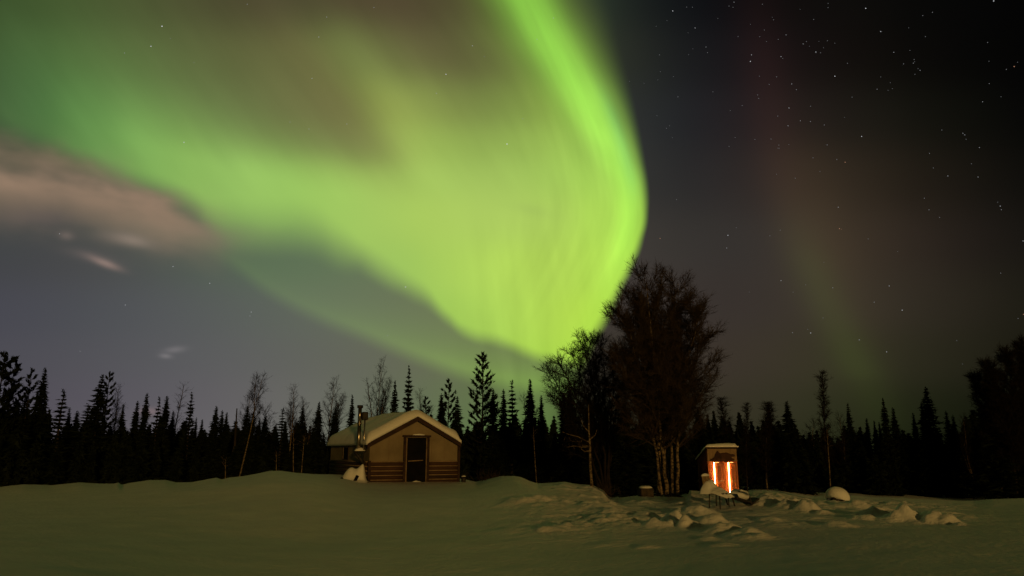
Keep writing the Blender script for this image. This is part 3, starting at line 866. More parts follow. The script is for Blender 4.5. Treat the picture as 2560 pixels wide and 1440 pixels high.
def spruce_crown(rng, H, R, whorls, nb, up=0.0, rag=0.6, dens=1.0, taper=0.8, base=0.05, size=0.17, gap=0.0):
    tris = []
    zs = np.linspace(base, 0.985, whorls)
    for z in zs:
        f = 1 - z
        pr = (0.015 + 0.985 * f ** taper) * min(1.0, 0.55 + (z - base) * 2.5 + 0.25)
        w = rng.uniform(rag, 1.12)
        if gap and rng.random() < gap:
            w *= 0.45
        nbb = nb if f > 0.12 else max(3, nb - 2)
        a0 = rng.uniform(0, 6.28)
        for b in range(nbb):
            L = R * pr * w * rng.uniform(0.62, 1.12)
            a = a0 + b * 6.283 / nbb + rng.uniform(-0.35, 0.35)
            n = max(2, int(L / (0.13 / dens)) + 1)
            t = (np.arange(n) + rng.uniform(0.3, 1.0, n)) / n
            rad = np.array([math.cos(a), math.sin(a), 0.0])
            drp = rng.uniform(0.25, 0.5) * (0.5 + f)
            zz = z * H + (up + 0.05) * L * t + (-drp * t + 0.42 * drp * t * t * 1.6) * L
            P = rad[None, :] * (t * L)[:, None]
            P[:, 2] = zz
            k = 3
            C = np.repeat(P, k, 0) + rng.normal(0, 0.035, (n * k, 3))
            side = np.array([-math.sin(a), math.cos(a), 0])
            wdt = (0.10 * min(1.0, f * 5.0) + 0.01 + 0.26 * L * (1 - np.abs(t - 0.45))) * 0.5
            C += side[None, :] * (rng.uniform(-1, 1, n * k) * np.repeat(wdt, k))[:, None]
            D = unit(rad[None, :] * 0.9 + rng.normal(0, 0.42, (n * k, 3)) + np.array([0, 0, -0.22 + up]))
            Sd = unit(np.cross(D, rng.normal(0, 1, (n * k, 3))))
            sz = size * (0.32 + 0.68 * min(1.0, f * 5.0)) * rng.uniform(0.65, 1.35, n * k)[:, None]
            tris.append(np.stack([C - D * sz * 0.6 - Sd * sz * 0.33, C - D * sz * 0.6 + Sd * sz * 0.33, C + D * sz], 1))
    n = 26                                          # leader
    z = rng.uniform(0.93, 1.015, n) * H
    C = np.stack([rng.normal(0, 0.02, n), rng.normal(0, 0.02, n), z - 0.05], 1)
    D = unit(np.stack([rng.normal(0, 0.4, n), rng.normal(0, 0.4, n), np.ones(n)], 1))
    Sd = unit(np.cross(D, rng.normal(0, 1, (n, 3))))
    tris.append(np.stack([C - Sd * 0.028, C + Sd * 0.028, C + D * 0.13], 1))
    return np.concatenate(tris)


def spruce_mesh(seed, H=7.0, R=1.0, **kw):
    rng = np.random.default_rng(seed)
    mb = MB()
    mb.add_tris(spruce_crown(rng, H, R, **kw))
    crown = mb.mesh('crown')
    crown.materials.append(M['needles'])
    tb = MB()
    zz = np.linspace(-0.4, H * 0.97, 7)
    tb.tube(np.stack([0.02 * np.sin(zz), 0.02 * np.cos(zz * 1.3), zz], 1), np.linspace(0.085, 0.012, 7), 6)
    trunk = tb.mesh('trunk', True)
    trunk.materials.append(M['spruce_bark'])
    return trunk, crown, H, R


def pine_mesh(seed, H=8.0, R=1.6, n=46, base=0.22, tuft=0.24, rise=(0.3, 0.8), power=0.7, kt=26):
    """open crown: separate rising boughs that carry needle tufts"""
    rng = np.random.default_rng(seed)
    tb = MB()
    zz = np.linspace(-0.4, H * 0.98, 9)
    tb.tube(np.stack([0.05 * np.sin(zz * .8), 0.04 * np.cos(zz), zz], 1), np.linspace(0.11, 0.015, 9), 6)
    mb = MB()
    C = []; Dd = []
    for i in range(n):
        z = base + (0.97 - base) * (i + rng.uniform(0, 1)) / n
        f = 1 - z
        L = R * (0.10 + 0.95 * f ** power) * rng.uniform(0.55, 1.1)
        a = i * 2.4 + rng.uniform(-0.4, 0.4)
        rad = np.array([math.cos(a), math.sin(a), 0])
        el = rng.uniform(*rise) - 0.35 * f
        t = np.linspace(0, 1, 5)
        P = rad[None] * (t * L)[:, None]
        P[:, 2] = z * H + L * (el * t * 0.5 + 0.55 * t ** 2.2 - 0.15 * t)
        tb.tube(P, np.linspace(0.022 + 0.012 * f, 0.006, 5), 3)
        m = max(4, int(kt * L / R))
        for tt in rng.uniform(0.28, 1.02, m) ** 0.8:
            q = rad * tt * L
            q[2] = z * H + L * (el * tt * 0.5 + 0.55 * tt ** 2.2 - 0.15 * tt)
            side = np.array([-rad[1], rad[0], 0]) * rng.normal(0, 0.16 * L * tt)
            C.append(q + side + np.array([0, 0, abs(rng.normal(0, 0.03))]))
            Dd.append(rad * 0.75 + side * 0.6 + np.array([0, 0, 0.75]))
    C = np.repeat(np.array(C), 5, 0); Dd = np.repeat(np.array(Dd), 5, 0)
    k = len(C)
    D = unit(Dd + rng.normal(0, 0.42, (k, 3)))
    Sd = unit(np.cross(D, rng.normal(0, 1, (k, 3))))
    sz = tuft * rng.uniform(0.6, 1.2, k)[:, None]
    C = C + rng.normal(0, 0.03, (k, 3))
    mb.add_tris(np.stack([C - D * sz * 0.35 - Sd * sz * 0.20, C - D * sz * 0.35 + Sd * sz * 0.20, C + D * sz * 0.8], 1))
    m2 = max(20, 20)
    z = rng.uniform(0.95, 1.0, m2) * H
    Cc = np.stack([rng.normal(0, 0.04, m2), rng.normal(0, 0.04, m2), z], 1)
    D = unit(np.stack([rng.normal(0, 0.5, m2), rng.normal(0, 0.5, m2), np.ones(m2)], 1))
    Sd = unit(np.cross(D, rng.normal(0, 1, (m2, 3))))
    mb.add_tris(np.stack([Cc - Sd * 0.05, Cc + Sd * 0.05, Cc + D * 0.2], 1))
    crown = mb.mesh('crown'); crown.materials.append(M['needles'])
    trunk = tb.mesh('trunk', True); trunk.materials.append(M['spruce_bark'])
    return trunk, crown, H, R


def curve_path(rng, p, d, L, n, up=0.1, wob=0.12):
    P = [np.array(p, float)]
    d = unit(d)
    for i in range(n):
        d = unit(d + np.array([0, 0, up]) + rng.normal(0, wob, 3))
        P.append(P[-1] + d * L / n)
    return np.array(P)


def pathpt(P, t):
    x = t * (len(P) - 1)
    i = min(int(x), len(P) - 2)
    f = x - i
    return P[i] * (1 - f) + P[i + 1] * f, unit(P[i + 1] - P[i])


def limb_system(rng, mb, trunkP, trunk_r, start, nbr, blen, ang, ntw, twl, ntl, tll, up=0.10, twr=0.0065, droop=0.0, brr=0.32, prof=None):
    """boughs, twigs and twiglets on one stem"""
    CP_, CQ_, CR_ = [], [], []
    for i in range(nbr):
        t = start + (0.99 - start) * ((i + rng.uniform(0, 1)) / nbr)
        p, d = pathpt(trunkP, t)
        u = (t - start) / (1 - start)
        L = blen * (prof(u) if prof else (1 - 0.72 * u)) * rng.uniform(0.65, 1.15)
        a = i * 2.399 + rng.uniform(-0.5, 0.5)
        out = np.array([math.cos(a), math.sin(a), 0])
        an = rng.uniform(*ang)
        P = curve_path(rng, p, d * math.cos(an) + out * math.sin(an), L, 5, up, 0.10)
        r0 = max(0.008, trunk_r * (1 - t) * 0.55 * brr / 0.32 + 0.006)
        mb.tube(P, np.linspace(r0, 0.004, 6), 4, False)
        m = max(3, int(ntw * (0.4 + 0.6 * L / blen)))
        for j in range(m):
            tt = rng.uniform(0.15, 1.0)
            q, bd = pathpt(P, tt)
            v = unit(bd * 1.0 + rng.normal(0, 0.55, 3) + np.array([0, 0, up * 2.0 - droop]))
            l2 = twl * rng.uniform(0.5, 1.25) * (1.1 - 0.5 * tt)
            mid = q + v * l2 * 0.5
            v2 = unit(v + rng.normal(0, 0.25, 3) + np.array([0, 0, up - droop * 1.2]))
            end = mid + v2 * l2 * 0.5
            CP_ += [q, mid - v * 0.02]; CQ_ += [mid + v * 0.05, end]; CR_ += [twr, twr * 0.75]
            for k in range(ntl):
                s = rng.uniform(0.1, 1.0)
                o = q + (mid - q) * s * 2 if s < 0.5 else mid + (end - mid) * (s - 0.5) * 2
                w = unit(v2 + rng.normal(0, 0.6, 3) + np.array([0, 0, up * 0.5 - droop * 1.5]))
                CP_.append(o); CQ_.append(o + w * tll * rng.uniform(0.5, 1.3)); CR_.append(twr * 0.7)
    if CP_:
        mb.cones(np.array(CP_), np.array(CQ_), np.array(CR_))


def birch_mesh(seed, H=8.0, lean=(0, 0), nbr=26, blen=1.7, ang=(0.45, 0.8), start=0.4, r=0.07, ntw=12, twl=0.6, ntl=4, tll=0.28, wob=0.03, up=0.10, twr=0.0085, forks=1, droop=0.0, mat_tw='far_twigs', bark='birch'):
    rng = np.random.default_rng(seed)
    tb, cb_ = MB(), MB()
    P = curve_path(rng, (0, 0, -0.4), np.array([lean[0], lean[1], 1.0]), (H + 0.4) * 1.0, 10, 0.02, wob)
    tb.tube(P, np.concatenate([np.linspace(r, 0.012, 11)]), 7)
    limb_system(rng, cb_, P, r, start, nbr, blen, ang, ntw, twl, ntl, tll, up, twr, droop)
    for f in range(forks - 1):
        p, d = pathpt(P, start * rng.uniform(0.9, 1.2))
        a = rng.uniform(0, 6.28)
        Q = curve_path(rng, p, d + 0.38 * np.array([math.cos(a), math.sin(a), 0]), H * (1 - start) * rng.uniform(0.7, 0.95), 8, 0.05, wob)
        tb.tube(Q, np.linspace(r * 0.6, 0.01, 9), 6)
        limb_system(rng, cb_, Q, r * 0.6, 0.12, int(nbr * 0.8), blen * 0.8, ang, ntw, twl, ntl, tll, up, twr, droop)
    trunk = tb.mesh('trunk', True); trunk.materials.append(M[bark])
    crown = cb_.mesh('crown'); crown.materials.append(M[mat_tw])
    return trunk, crown, H, blen


KIND = {
    # dense narrow spire
    'spire0': spruce_mesh(11, R=0.62, whorls=46, nb=6, rag=0.6, taper=1.0),
    'spire1': spruce_mesh(12, R=0.62, whorls=42, nb=6, rag=0.5, taper=0.85, gap=0.12),
    'spire2': spruce_mesh(13, R=0.62, whorls=44, nb=6, rag=0.55, taper=1.15),
    # broad dense
    'dense0': spruce_mesh(21, R=1.1, whorls=44, nb=7, rag=0.65, taper=1.05, dens=0.85),
    'dense1': spruce_mesh(22, R=1.1, whorls=40, nb=7, rag=0.5, taper=0.9, dens=0.85, gap=0.1),
    'dense2': spruce_mesh(23, R=1.1, whorls=40, nb=7, rag=0.6, taper=1.2, dens=0.85),
    # sparse ragged with rising stubs
    'sparse0': spruce_mesh(31, R=0.7, whorls=26, nb=5, up=0.35, rag=0.35, taper=0.6, gap=0.25),
    'sparse1': spruce_mesh(32, R=0.7, whorls=24, nb=5, up=0.25, rag=0.3, taper=0.65, gap=0.25),
    'pine0': pine_mesh(41, n=60, R=1.7, base=0.14, power=0.75),
    'pine1': pine_mesh(42, n=34, R=1.3, base=0.25, power=0.55, rise=(0.5, 1.1)),
    'pine2': pine_mesh(43, n=44, R=1.5, base=0.2, power=0.5, rise=(0.2, 0.9), tuft=0.3),
    'birch0': birch_mesh(51),
    'birch1': birch_mesh(52, nbr=22, blen=1.4, ang=(0.35, 0.65), start=0.42, forks=2),
    'birch2': birch_mesh(53, nbr=30, blen=1.9, ang=(0.4, 0.7), start=0.35, forks=3, wob=0.05),
    'thin0': birch_mesh(54, nbr=20, blen=0.8, ang=(0.35, 0.6), start=0.4, r=0.045, ntw=9, ntl=3),
    'thin1': birch_mesh(55, nbr=16, blen=0.95, ang=(0.3, 0.55), start=0.5, r=0.05, ntw=9, ntl=3, wob=0.05),
    'shrub0': birch_mesh(56, H=5, nbr=26, blen=1.9, ang=(0.6, 1.1), start=0.25, r=0.05, forks=3, wob=0.08, ntw=12),
    'plume0': birch_mesh(57, nbr=44, blen=0.9, ang=(0.4, 0.8), start=0.18, r=0.06, ntw=18, ntl=6, twr=0.012, twl=0.5, bark='spruce_bark'),
    'plume1': birch_mesh(58, nbr=90, blen=1.7, ang=(0.45, 1.0), start=0.2, r=0.06, ntw=30, ntl=7, twr=0.013, twl=0.5, forks=3, bark='spruce_bark'),
}
KINDNAME = {'sp': ('spruce_tree', 'spruce', 'dark spruces along the forest edge'), 'de': ('spruce_tree', 'spruce', 'dark spruces along the forest edge'),
            'pi': ('pine_tree', 'pine', 'open crowned pines at the forest edge'), 'bi': ('birch_tree', 'birch', 'bare birches at the forest edge'),
            'th': ('birch_tree', 'birch', 'bare birches at the forest edge'), 'sh': ('bare_shrub', 'shrub', 'bare shrubs between the spruces'), 'pl': ('birch_tree', 'birch', 'bare birches at the forest edge')}
N_TREE = [0]



def plant(kind, px, py, D, hw, label, rz=None, base_px=None, base_py=None):
    """tree whose tip stands at that pixel, D metres north; hw is the crown's half width in pixels"""
    tr, cr, H, R = KIND[kind]
    top = at(px, py, D)
    name, cat, grp = KINDNAME[kind[:2]]
    bx = top.x
    if base_px is not None:
        bx = at(base_px, base_py, D).x
    z0 = gz(bx, D) - 0.05
    h = top.z - z0
    root = empty(name, (bx, D, z0), random.uniform(0, 6.28) if rz is None else rz)
    w = hw / FPX * D
    s = w / R * {'sp': 1.6, 'de': 1.5, 'pi': 1.2}.get(kind[:2], 1.6)
    root.scale = (s, s, h / H)
    if base_px is not None:
        root.rotation_euler = (0, math.atan2(top.x - bx, h), 0)
    tag(root, label, cat, grp)
    for nm, me in (('trunk', tr), ('crown', cr)):
        o = bpy.data.objects.new(nm, me)
        o.parent = root
        COL.objects.link(o)
    N_TREE[0] += 1
    return root


T = [
    # left edge to the leaning birch
    ('pine2', 16, 882, 42, 56, 'tallest ragged pine at the far left edge'),
    ('pine1', 42, 893, 43, 42, 'second top beside the tall ragged pine at far left'),
    ('pine1', 80, 922, 44, 30, 'crooked pine with a hooked tip right of the ragged pine'),
    ('dense0', 113, 924, 43, 38, 'tall dense spruce right of the ragged left edge pines'),
    ('dense2', 62, 1000, 46, 44, 'low broad spruce below the ragged left edge pines'),
    ('sparse1', 160, 976, 42, 30, 'short spruce with sparse side branches in the first gap from the left'),
    ('spire0', 174, 1022, 44, 15, 'slim low spruce tip just right of the sparse short spruce'),
    ('spire2', 194, 1030, 44, 22, 'small pointed spruce alone in the gap before the twin spruces'),
    ('dense1', 256, 939, 42, 44, 'left and darker of the twin tall spruces'),
    ('pine1', 275, 930, 42.6, 30, 'right twin of the two tall spruces, with see-through top'),
    ('birch1', 299, 972, 45, 26, 'faint bare birch behind the right twin spruce'),
    ('sparse0', 222, 1012, 43, 34, 'low spruce reaching out twiggy arms left of the twin spruces'),
    ('spire1', 309, 1012, 43, 15, 'short spruce right of the twin tall spruces'),
    ('spire0', 344, 1005, 42, 18, 'smooth narrow spruce first after the sky gap right of the twins'),
    ('spire1', 368, 985, 42, 19, 'narrow tall spruce second after the sky gap right of the twins'),
    ('sparse1', 399, 995, 43, 18, 'ragged spruce third after the sky gap right of the twins'),
    ('spire2', 418, 994, 42, 22, 'pointed broad spruce left of the small bare birch'),
    ('spire0', 433, 1030, 44, 14, 'low spruce at the foot of the small bare birch'),
    ('thin0', 448, 965, 46, 22, 'small lone bare birch with a feathery tip left of the leaning birch'),
    ('sparse0', 480, 984, 43, 20, 'thin tufted spruce right beside the small lone birch'),
    ('spire2', 466, 1050, 45, 14, 'knee-high spruce tip between small lone birch and tufted spruce'),
    ('spire0', 491, 1046, 44, 10, 'tiny spruce tip right of the tufted spruce'),
    ('spire1', 506, 1050, 44, 13, 'low dark spruce at the left of the rounded dense clump'),
    ('dense0', 541, 1018, 42, 30, 'rounded dense spruce midway between the left edge and the cabin'),
    ('spire0', 556, 1028, 42.5, 15, 'spruce tip on the right shoulder of the rounded dense spruce'),
    ('spire2', 567, 1034, 42.2, 16, 'lowest spruce tip right of the rounded dense spruce'),
    ('birch2', 612, 984, 44, 36, 'broad bare birch behind the pale leaning trunk'),
    ('dense1', 619, 1017, 41, 28, 'dark spruce standing just left of the leaning birch crown'),
    ('spire1', 634, 1030, 41, 14, 'slim spruce crossed by the pale leaning trunk'),
    ('spire2', 649, 1047, 42, 12, 'tiny round topped spruce right of the leaning trunk'),
    ('spire0', 664, 1040, 41, 18, 'spruce with a blunt tip in the dip right of the leaning trunk'),
    ('shrub0', 690, 1018, 45, 40, 'round bare shrub crown in the dip right of the leaning birch'),
    ('sparse1', 707, 1024, 41, 22, 'sparse spruce in front of the round bare shrub crown'),
    ('dense2', 690, 1062, 42, 26, 'low broad spruce below the round bare shrub crown'),
    ('birch1', 737, 972, 44, 28, 'bare birch with a brushy top midway from leaning birch to cabin'),
    ('spire0', 757, 1019, 41, 20, 'spruce right of the brushy topped birch'),
    ('birch2', 776, 1003, 46, 34, 'twiggy bare birch filling the gap before the tall birch left of cabin'),
    ('dense0', 798, 1007, 41, 28, 'dark spruce in front of the tall bare birch left of the cabin'),
    ('birch2', 823, 953, 44, 40, 'tall wide bare birch above the cabin left roof end'),
    ('spire1', 840, 1018, 41, 20, 'spruce over the left end of the cabin roof'),
    ('dense2', 881, 990, 42, 26, 'pointed spruce behind the cabin stove pipe'),
    # behind the cabin
    ('birch2', 943, 908, 46, 34, 'tallest bare birch behind the cabin roof, with steep parallel limbs'),
    ('thin1', 972, 955, 45, 24, 'slender bare birch between tallest birch and the roof-ridge spruce'),
    ('dense1', 988, 954, 44, 26, 'spruce with a hollow in its crown behind the cabin roof ridge'),
    ('sparse0', 1023, 919, 43, 22, 'tall thin spruce spire rising over the cabin roof peak'),
    ('dense2', 1023, 1000, 44, 30, 'low dense spruce at the foot of the thin roof-peak spire'),
    ('pine1', 1064, 992, 45, 26, 'small open pine above the right roof slope of the cabin'),
    ('birch1', 1056, 982, 48, 26, 'faint round birch behind the small open pine over the right roof slope'),
    ('pine1', 1122, 948, 43, 30, 'candelabra topped pine above the right corner of the cabin'),
    ('spire2', 1104, 986, 42, 22, 'pointed spruce on the left flank of the candelabra topped pine'),
    ('dense1', 1143, 993, 42, 34, 'spruce on the right flank of the candelabra topped pine'),
    ('thin1', 1163, 972, 45, 22, 'thin drooping birch left of the big broad pine'),
    ('pine0', 1207, 883, 41, 56, 'big broad pine, tallest conifer right of the cabin'),
    ('spire1', 1233, 974, 40, 22, 'spruce in front of the big broad pine right flank'),
    ('spire0', 1259, 976, 40, 18, 'first spruce spire right of the big broad pine'),
    ('sparse1', 1280, 954, 40, 24, 'tufted spruce spire with a snowy look second right of the big pine'),
    ('dense0', 1325, 952, 40, 34, 'stout spruce with thick tip left of the spreading bare tree'),
    ('spire2', 1353, 992, 40, 18, 'short spruce at the left foot of the spreading bare tree'),
    ('birch1', 1316, 990, 46, 24, 'faint bare birch behind the stout spruce'),
    ('dense1', 1424, 976, 38, 44, 'dark spruce seen through the spreading bare tree'),
    ('spire0', 1408, 984, 38.4, 22, 'slim spruce beside the one seen through the spreading bare tree'),
    ('dense2', 1480, 1030, 36, 44, 'low broad spruce under the spreading bare tree'),
    ('dense0', 1560, 1000, 36, 52, 'dark spruce hidden behind the left side of the big birch clump'),
    ('dense1', 1660, 1010, 36, 52, 'dark spruce behind the pale stems of the big birch clump'),
    ('dense2', 1745, 1020, 38, 46, 'dark spruce between the big birch clump and the lit shack'),
    # right of the shack
    ('plume0', 1822, 998, 40, 26, 'dark plume shaped birch above the lit shack'),
    ('plume0', 1853, 1012, 34, 17, 'plume topped birch whose thin pale stem stands right of the lit shack'),
    ('plume0', 1900, 1008, 40, 26, 'blurred dark birch first right of the thin pale stem'),
    ('plume0', 1937, 1014, 41, 22, 'blurred dark birch between its twin and the stout right spruce'),
    ('dense0', 1967, 1006, 40, 42, 'stout spruce right of the blurred dark birches'),
    ('shrub0', 2026, 1052, 44, 40, 'low twiggy shrub right of the stout spruce'),
    ('plume0', 2046, 935, 42, 22, 'tall lone wispy birch against the dark right sky'),
    ('shrub0', 2090, 1040, 44, 32, 'low twiggy shrub right of the tall wispy birch'),
    ('dense2', 2119, 1010, 41, 26, 'blunt topped spruce first right of the tall wispy birch'),
    ('spire0', 2166, 1048, 43, 14, 'left of three tiny spruce tips in the right forest dip'),
    ('spire1', 2185, 1053, 43, 11, 'lowest of three tiny spruce tips in the right forest dip'),
    ('spire2', 2198, 1058, 42, 12, 'tiny spruce tip leaning on the pointed pair of spruces'),
    ('dense1', 2207, 997, 41, 26, 'taller of the pointed pair of spruces at right'),
    ('dense0', 2232, 1022, 41, 30, 'shorter of the pointed pair of spruces at right'),
    ('spire2', 2283, 1036, 41, 16, 'slim spruce on the left flank of the tall broken-topped spruce'),
    ('spire1', 2303, 1008, 41, 18, 'narrow spruce pressed against the tall broken-topped spruce'),
    ('dense1', 2314, 970, 40, 46, 'tall broken-topped spruce in the right part of the forest'),
    ('spire0', 2365, 1030, 41, 16, 'first of two slim spruces left of the huge dark right edge trees'),
    ('spire2', 2382, 1040, 41, 16, 'second of two slim spruces left of the huge dark right edge trees'),
    ('shrub0', 2415, 1040, 44, 26, 'dim shrub between the two slim spruces and the right edge trees'),
    ('plume1', 2492, 888, 36, 50, 'huge dark full crowned birch near the right edge'),
    ('dense2', 2470, 990, 36, 56, 'dark spruce under the huge full crowned birch'),
    ('plume1', 2575, 862, 36, 40, 'tallest dark birch cut by the right edge'),
    ('dense0', 2540, 985, 37, 60, 'broad dark spruce in the right bottom corner of the forest'),
]
for k, px, py, D, hw, lab in T:
    plant(k, px, py, D, hw, lab)

# pale leaning birch
LB = birch_mesh(71, H=6.6, nbr=15, blen=1.15, ang=(0.35, 0.75), start=0.6, r=0.06, ntw=12, ntl=4, wob=0.035, forks=2)
KIND['birchlean'] = LB
plant('birchlean', 657, 945, 34, 26, 'pale slanting birch trunk leaning right out of the snow bank', rz=0.0, base_px=596, base_py=1200)
# dead snag
sn = MB()
p0 = at(581, 1160, 42); p1 = at(576, 1021, 42)
sn.tube([(p1.x - p0.x, 0, -0.8 + 0), (0.05, 0, (p1.z - gz(p0.x, 42)) * .5), (0, 0, p1.z - gz(p0.x, 42))], [0.07, 0.06, 0.03], 6)
sn.cones(np.array([[0.02, 0, 2.2], [0.02, 0, 2.9], [0, 0, 3.3], [0, 0, 3.6]]), np.array([[0.3, 0.1, 2.5], [-0.22, 0, 3.1], [0.16, 0, 3.5], [-0.1, 0, 3.8]]), 0.012)
so = sn.build('dead_snag', M['spruce_bark'])
so.location = (p0.x, 42, gz(p0.x, 42))
tag(so, 'bare dead pole of a snag right of the rounded dense spruce', 'snag')


def forest_mass():
    """the wood behind the front trees, reading as one black mass"""
    rng = np.random.default_rng(91)
    prot = [spruce_crown(np.random.default_rng(100 + i), 4.0, 1.15, whorls=17, nb=7, rag=0.6, dens=0.42, size=0.36, base=0.0, taper=0.8 + 0.15 * i) for i in range(4)]
    lim = [(-500, 1020), (0, 1020), (110, 1030), (150, 1058), (210, 1066), (330, 1062), (500, 1075), (600, 1078), (760, 1078), (900, 1060), (1100, 1058), (1200, 1062), (1350, 1058), (1500, 1060), (1700, 1060), (1800, 1050), (1960, 1062), (2040, 1084), (2160, 1090), (2280, 1086), (2400, 1078), (2440, 1030), (2560, 1010), (3100, 1010)]
    lx = [a for a, b in lim]; ly = [b for a, b in lim]
    mb = MB()
    for D, step, drop in ((47, 34, 10), (52, 30, 0), (60, 26, 4), (72, 22, 2), (40.5, 44, 40)):
        px = -420.0
        while px < 2980:
            px += step * rng.uniform(0.6, 1.4)
            top = at(px, np.interp(px, lx, ly) + drop + rng.choice([-22, -12, -4, 4, 12, 22, 30]) + rng.uniform(-5, 5), D + rng.uniform(-1.5, 1.5))
            z0 = -0.9
            h = top.z - z0
            V = prot[rng.integers(4)].copy()
            a = rng.uniform(0, 6.28)
            c, s = math.cos(a), math.sin(a)
            sx = rng.uniform(0.62, 1.2) * (D / 52)
            x = (V[..., 0] * c - V[..., 1] * s) * sx + top.x
            y = (V[..., 0] * s + V[..., 1] * c) * sx + top.y
            V = np.stack([x, y, V[..., 2] * h / 4.0 + z0], -1)
            mb.add_tris(V)
    o = mb.build('forest', M['needles'])
    tag(o, 'dark mass of forest behind the front row of trees', 'forest', None, 'stuff')


forest_mass()


# ------------------------------------------------------------------ the big birch clump: six pale stems, one wide crown
def big_birch():
    D = 27.0
    bases = [(1641, 1640, 1585), (1653, 1628, 1560), (1668, 1650, 1614), (1676, 1660, 1655), (1684, 1680, 1696), (1694, 1700, 1745)]
    tops = [765, 790, 706, 745, 708, 785]
    root_p = at(1668, 1240, D)
    z0 = gz(root_p.x, D)
    root = empty('birch_clump', (root_p.x, D, z0))
    tag(root, 'big many-stemmed birch with a wide bare crown left of the lit shack', 'birch')
    rng = np.random.default_rng(5)
    prof = lambda u: (0.92 + 0.9 * u * (1 - u)) * (1 - 0.60 * u)
    for i, ((bx, mx, tx), ty) in enumerate(zip(bases, tops)):
        dy = [0.1, -0.25, -0.3, 0.3, 0.0, -0.2][i]
        b = at(bx, 1242, D + dy); m = at(mx, 1060, D + dy * 1.5); t = at(tx, ty, D + dy * 3)
        b.z = z0 - 0.3
        pts = []
        for u in np.linspace(0, 1, 13):
            q = b * (1 - u) ** 2 + (m * 2 - (b + t) * 0.5) * 2 * u * (1 - u) + t * u * u
            pts.append([q.x - root_p.x + rng.normal(0, 0.025), q.y - D + rng.normal(0, 0.025), q.z - z0])
        P = np.array(pts)
        mb = MB()
        r = [0.095, 0.06, 0.085, 0.06, 0.07, 0.075][i]
        mb.tube(P, np.linspace(r, 0.012, 13) * np.concatenate([[1.25], np.ones(12)]), 9)
        mb.build('trunk', M['birch'], root, True)
        cb_ = MB()
        limb_system(rng, cb_, P, r, 0.36, 44, 2.2, (0.5, 1.15), 34, 0.66, 10, 0.28, up=0.10, twr=0.0085, prof=prof)
        cb_.build('crown', M['twigs'], root)


big_birch()


def spreading_tree():
    D = 30.0
    p = at(1520, 1235, D)
    z0 = gz(p.x, D)
    root = empty('bare_tree', (p.x, D, z0))
    tag(root, 'spreading bare tree with arching twigs left of the big birch clump', 'tree')
    rng = np.random.default_rng(15)
    tb, cb_ = MB(), MB()
    for i, (tx, ty, dy) in enumerate([(1368, 925, 0.3), (1395, 905, -0.6), (1425, 880, 0.8), (1455, 850, 0.0), (1475, 845, -0.8), (1505, 860, 0.6), (1540, 870, -0.3), (1380, 985, 0.5), (1575, 890, 0.9)]):
        t = at(tx, ty, D + dy)
        t = np.array([t.x - p.x, t.y - D, t.z - z0])
        b = np.array([rng.normal(0, 0.12), rng.normal(0, 0.12), -0.3])
        c = np.array([t[0] * 0.28, t[1] * 0.3, t[2] * 0.62])
        P = np.array([b * (1 - u) ** 2 + c * 2 * u * (1 - u) + t * u * u for u in np.linspace(0, 1, 12)]) + rng.normal(0, 0.03, (12, 3))
        tb.tube(P, np.linspace(0.06, 0.012, 12), 6)
        limb_system(rng, cb_, P, 0.06, 0.34, 32, 1.35, (0.5, 1.1), 18, 0.55, 6, 0.26, up=0.06, twr=0.009)
    tb.build('trunk', M['far_twigs'], root, True)
    cb_.build('crown', M['far_twigs'], root)


spreading_tree()


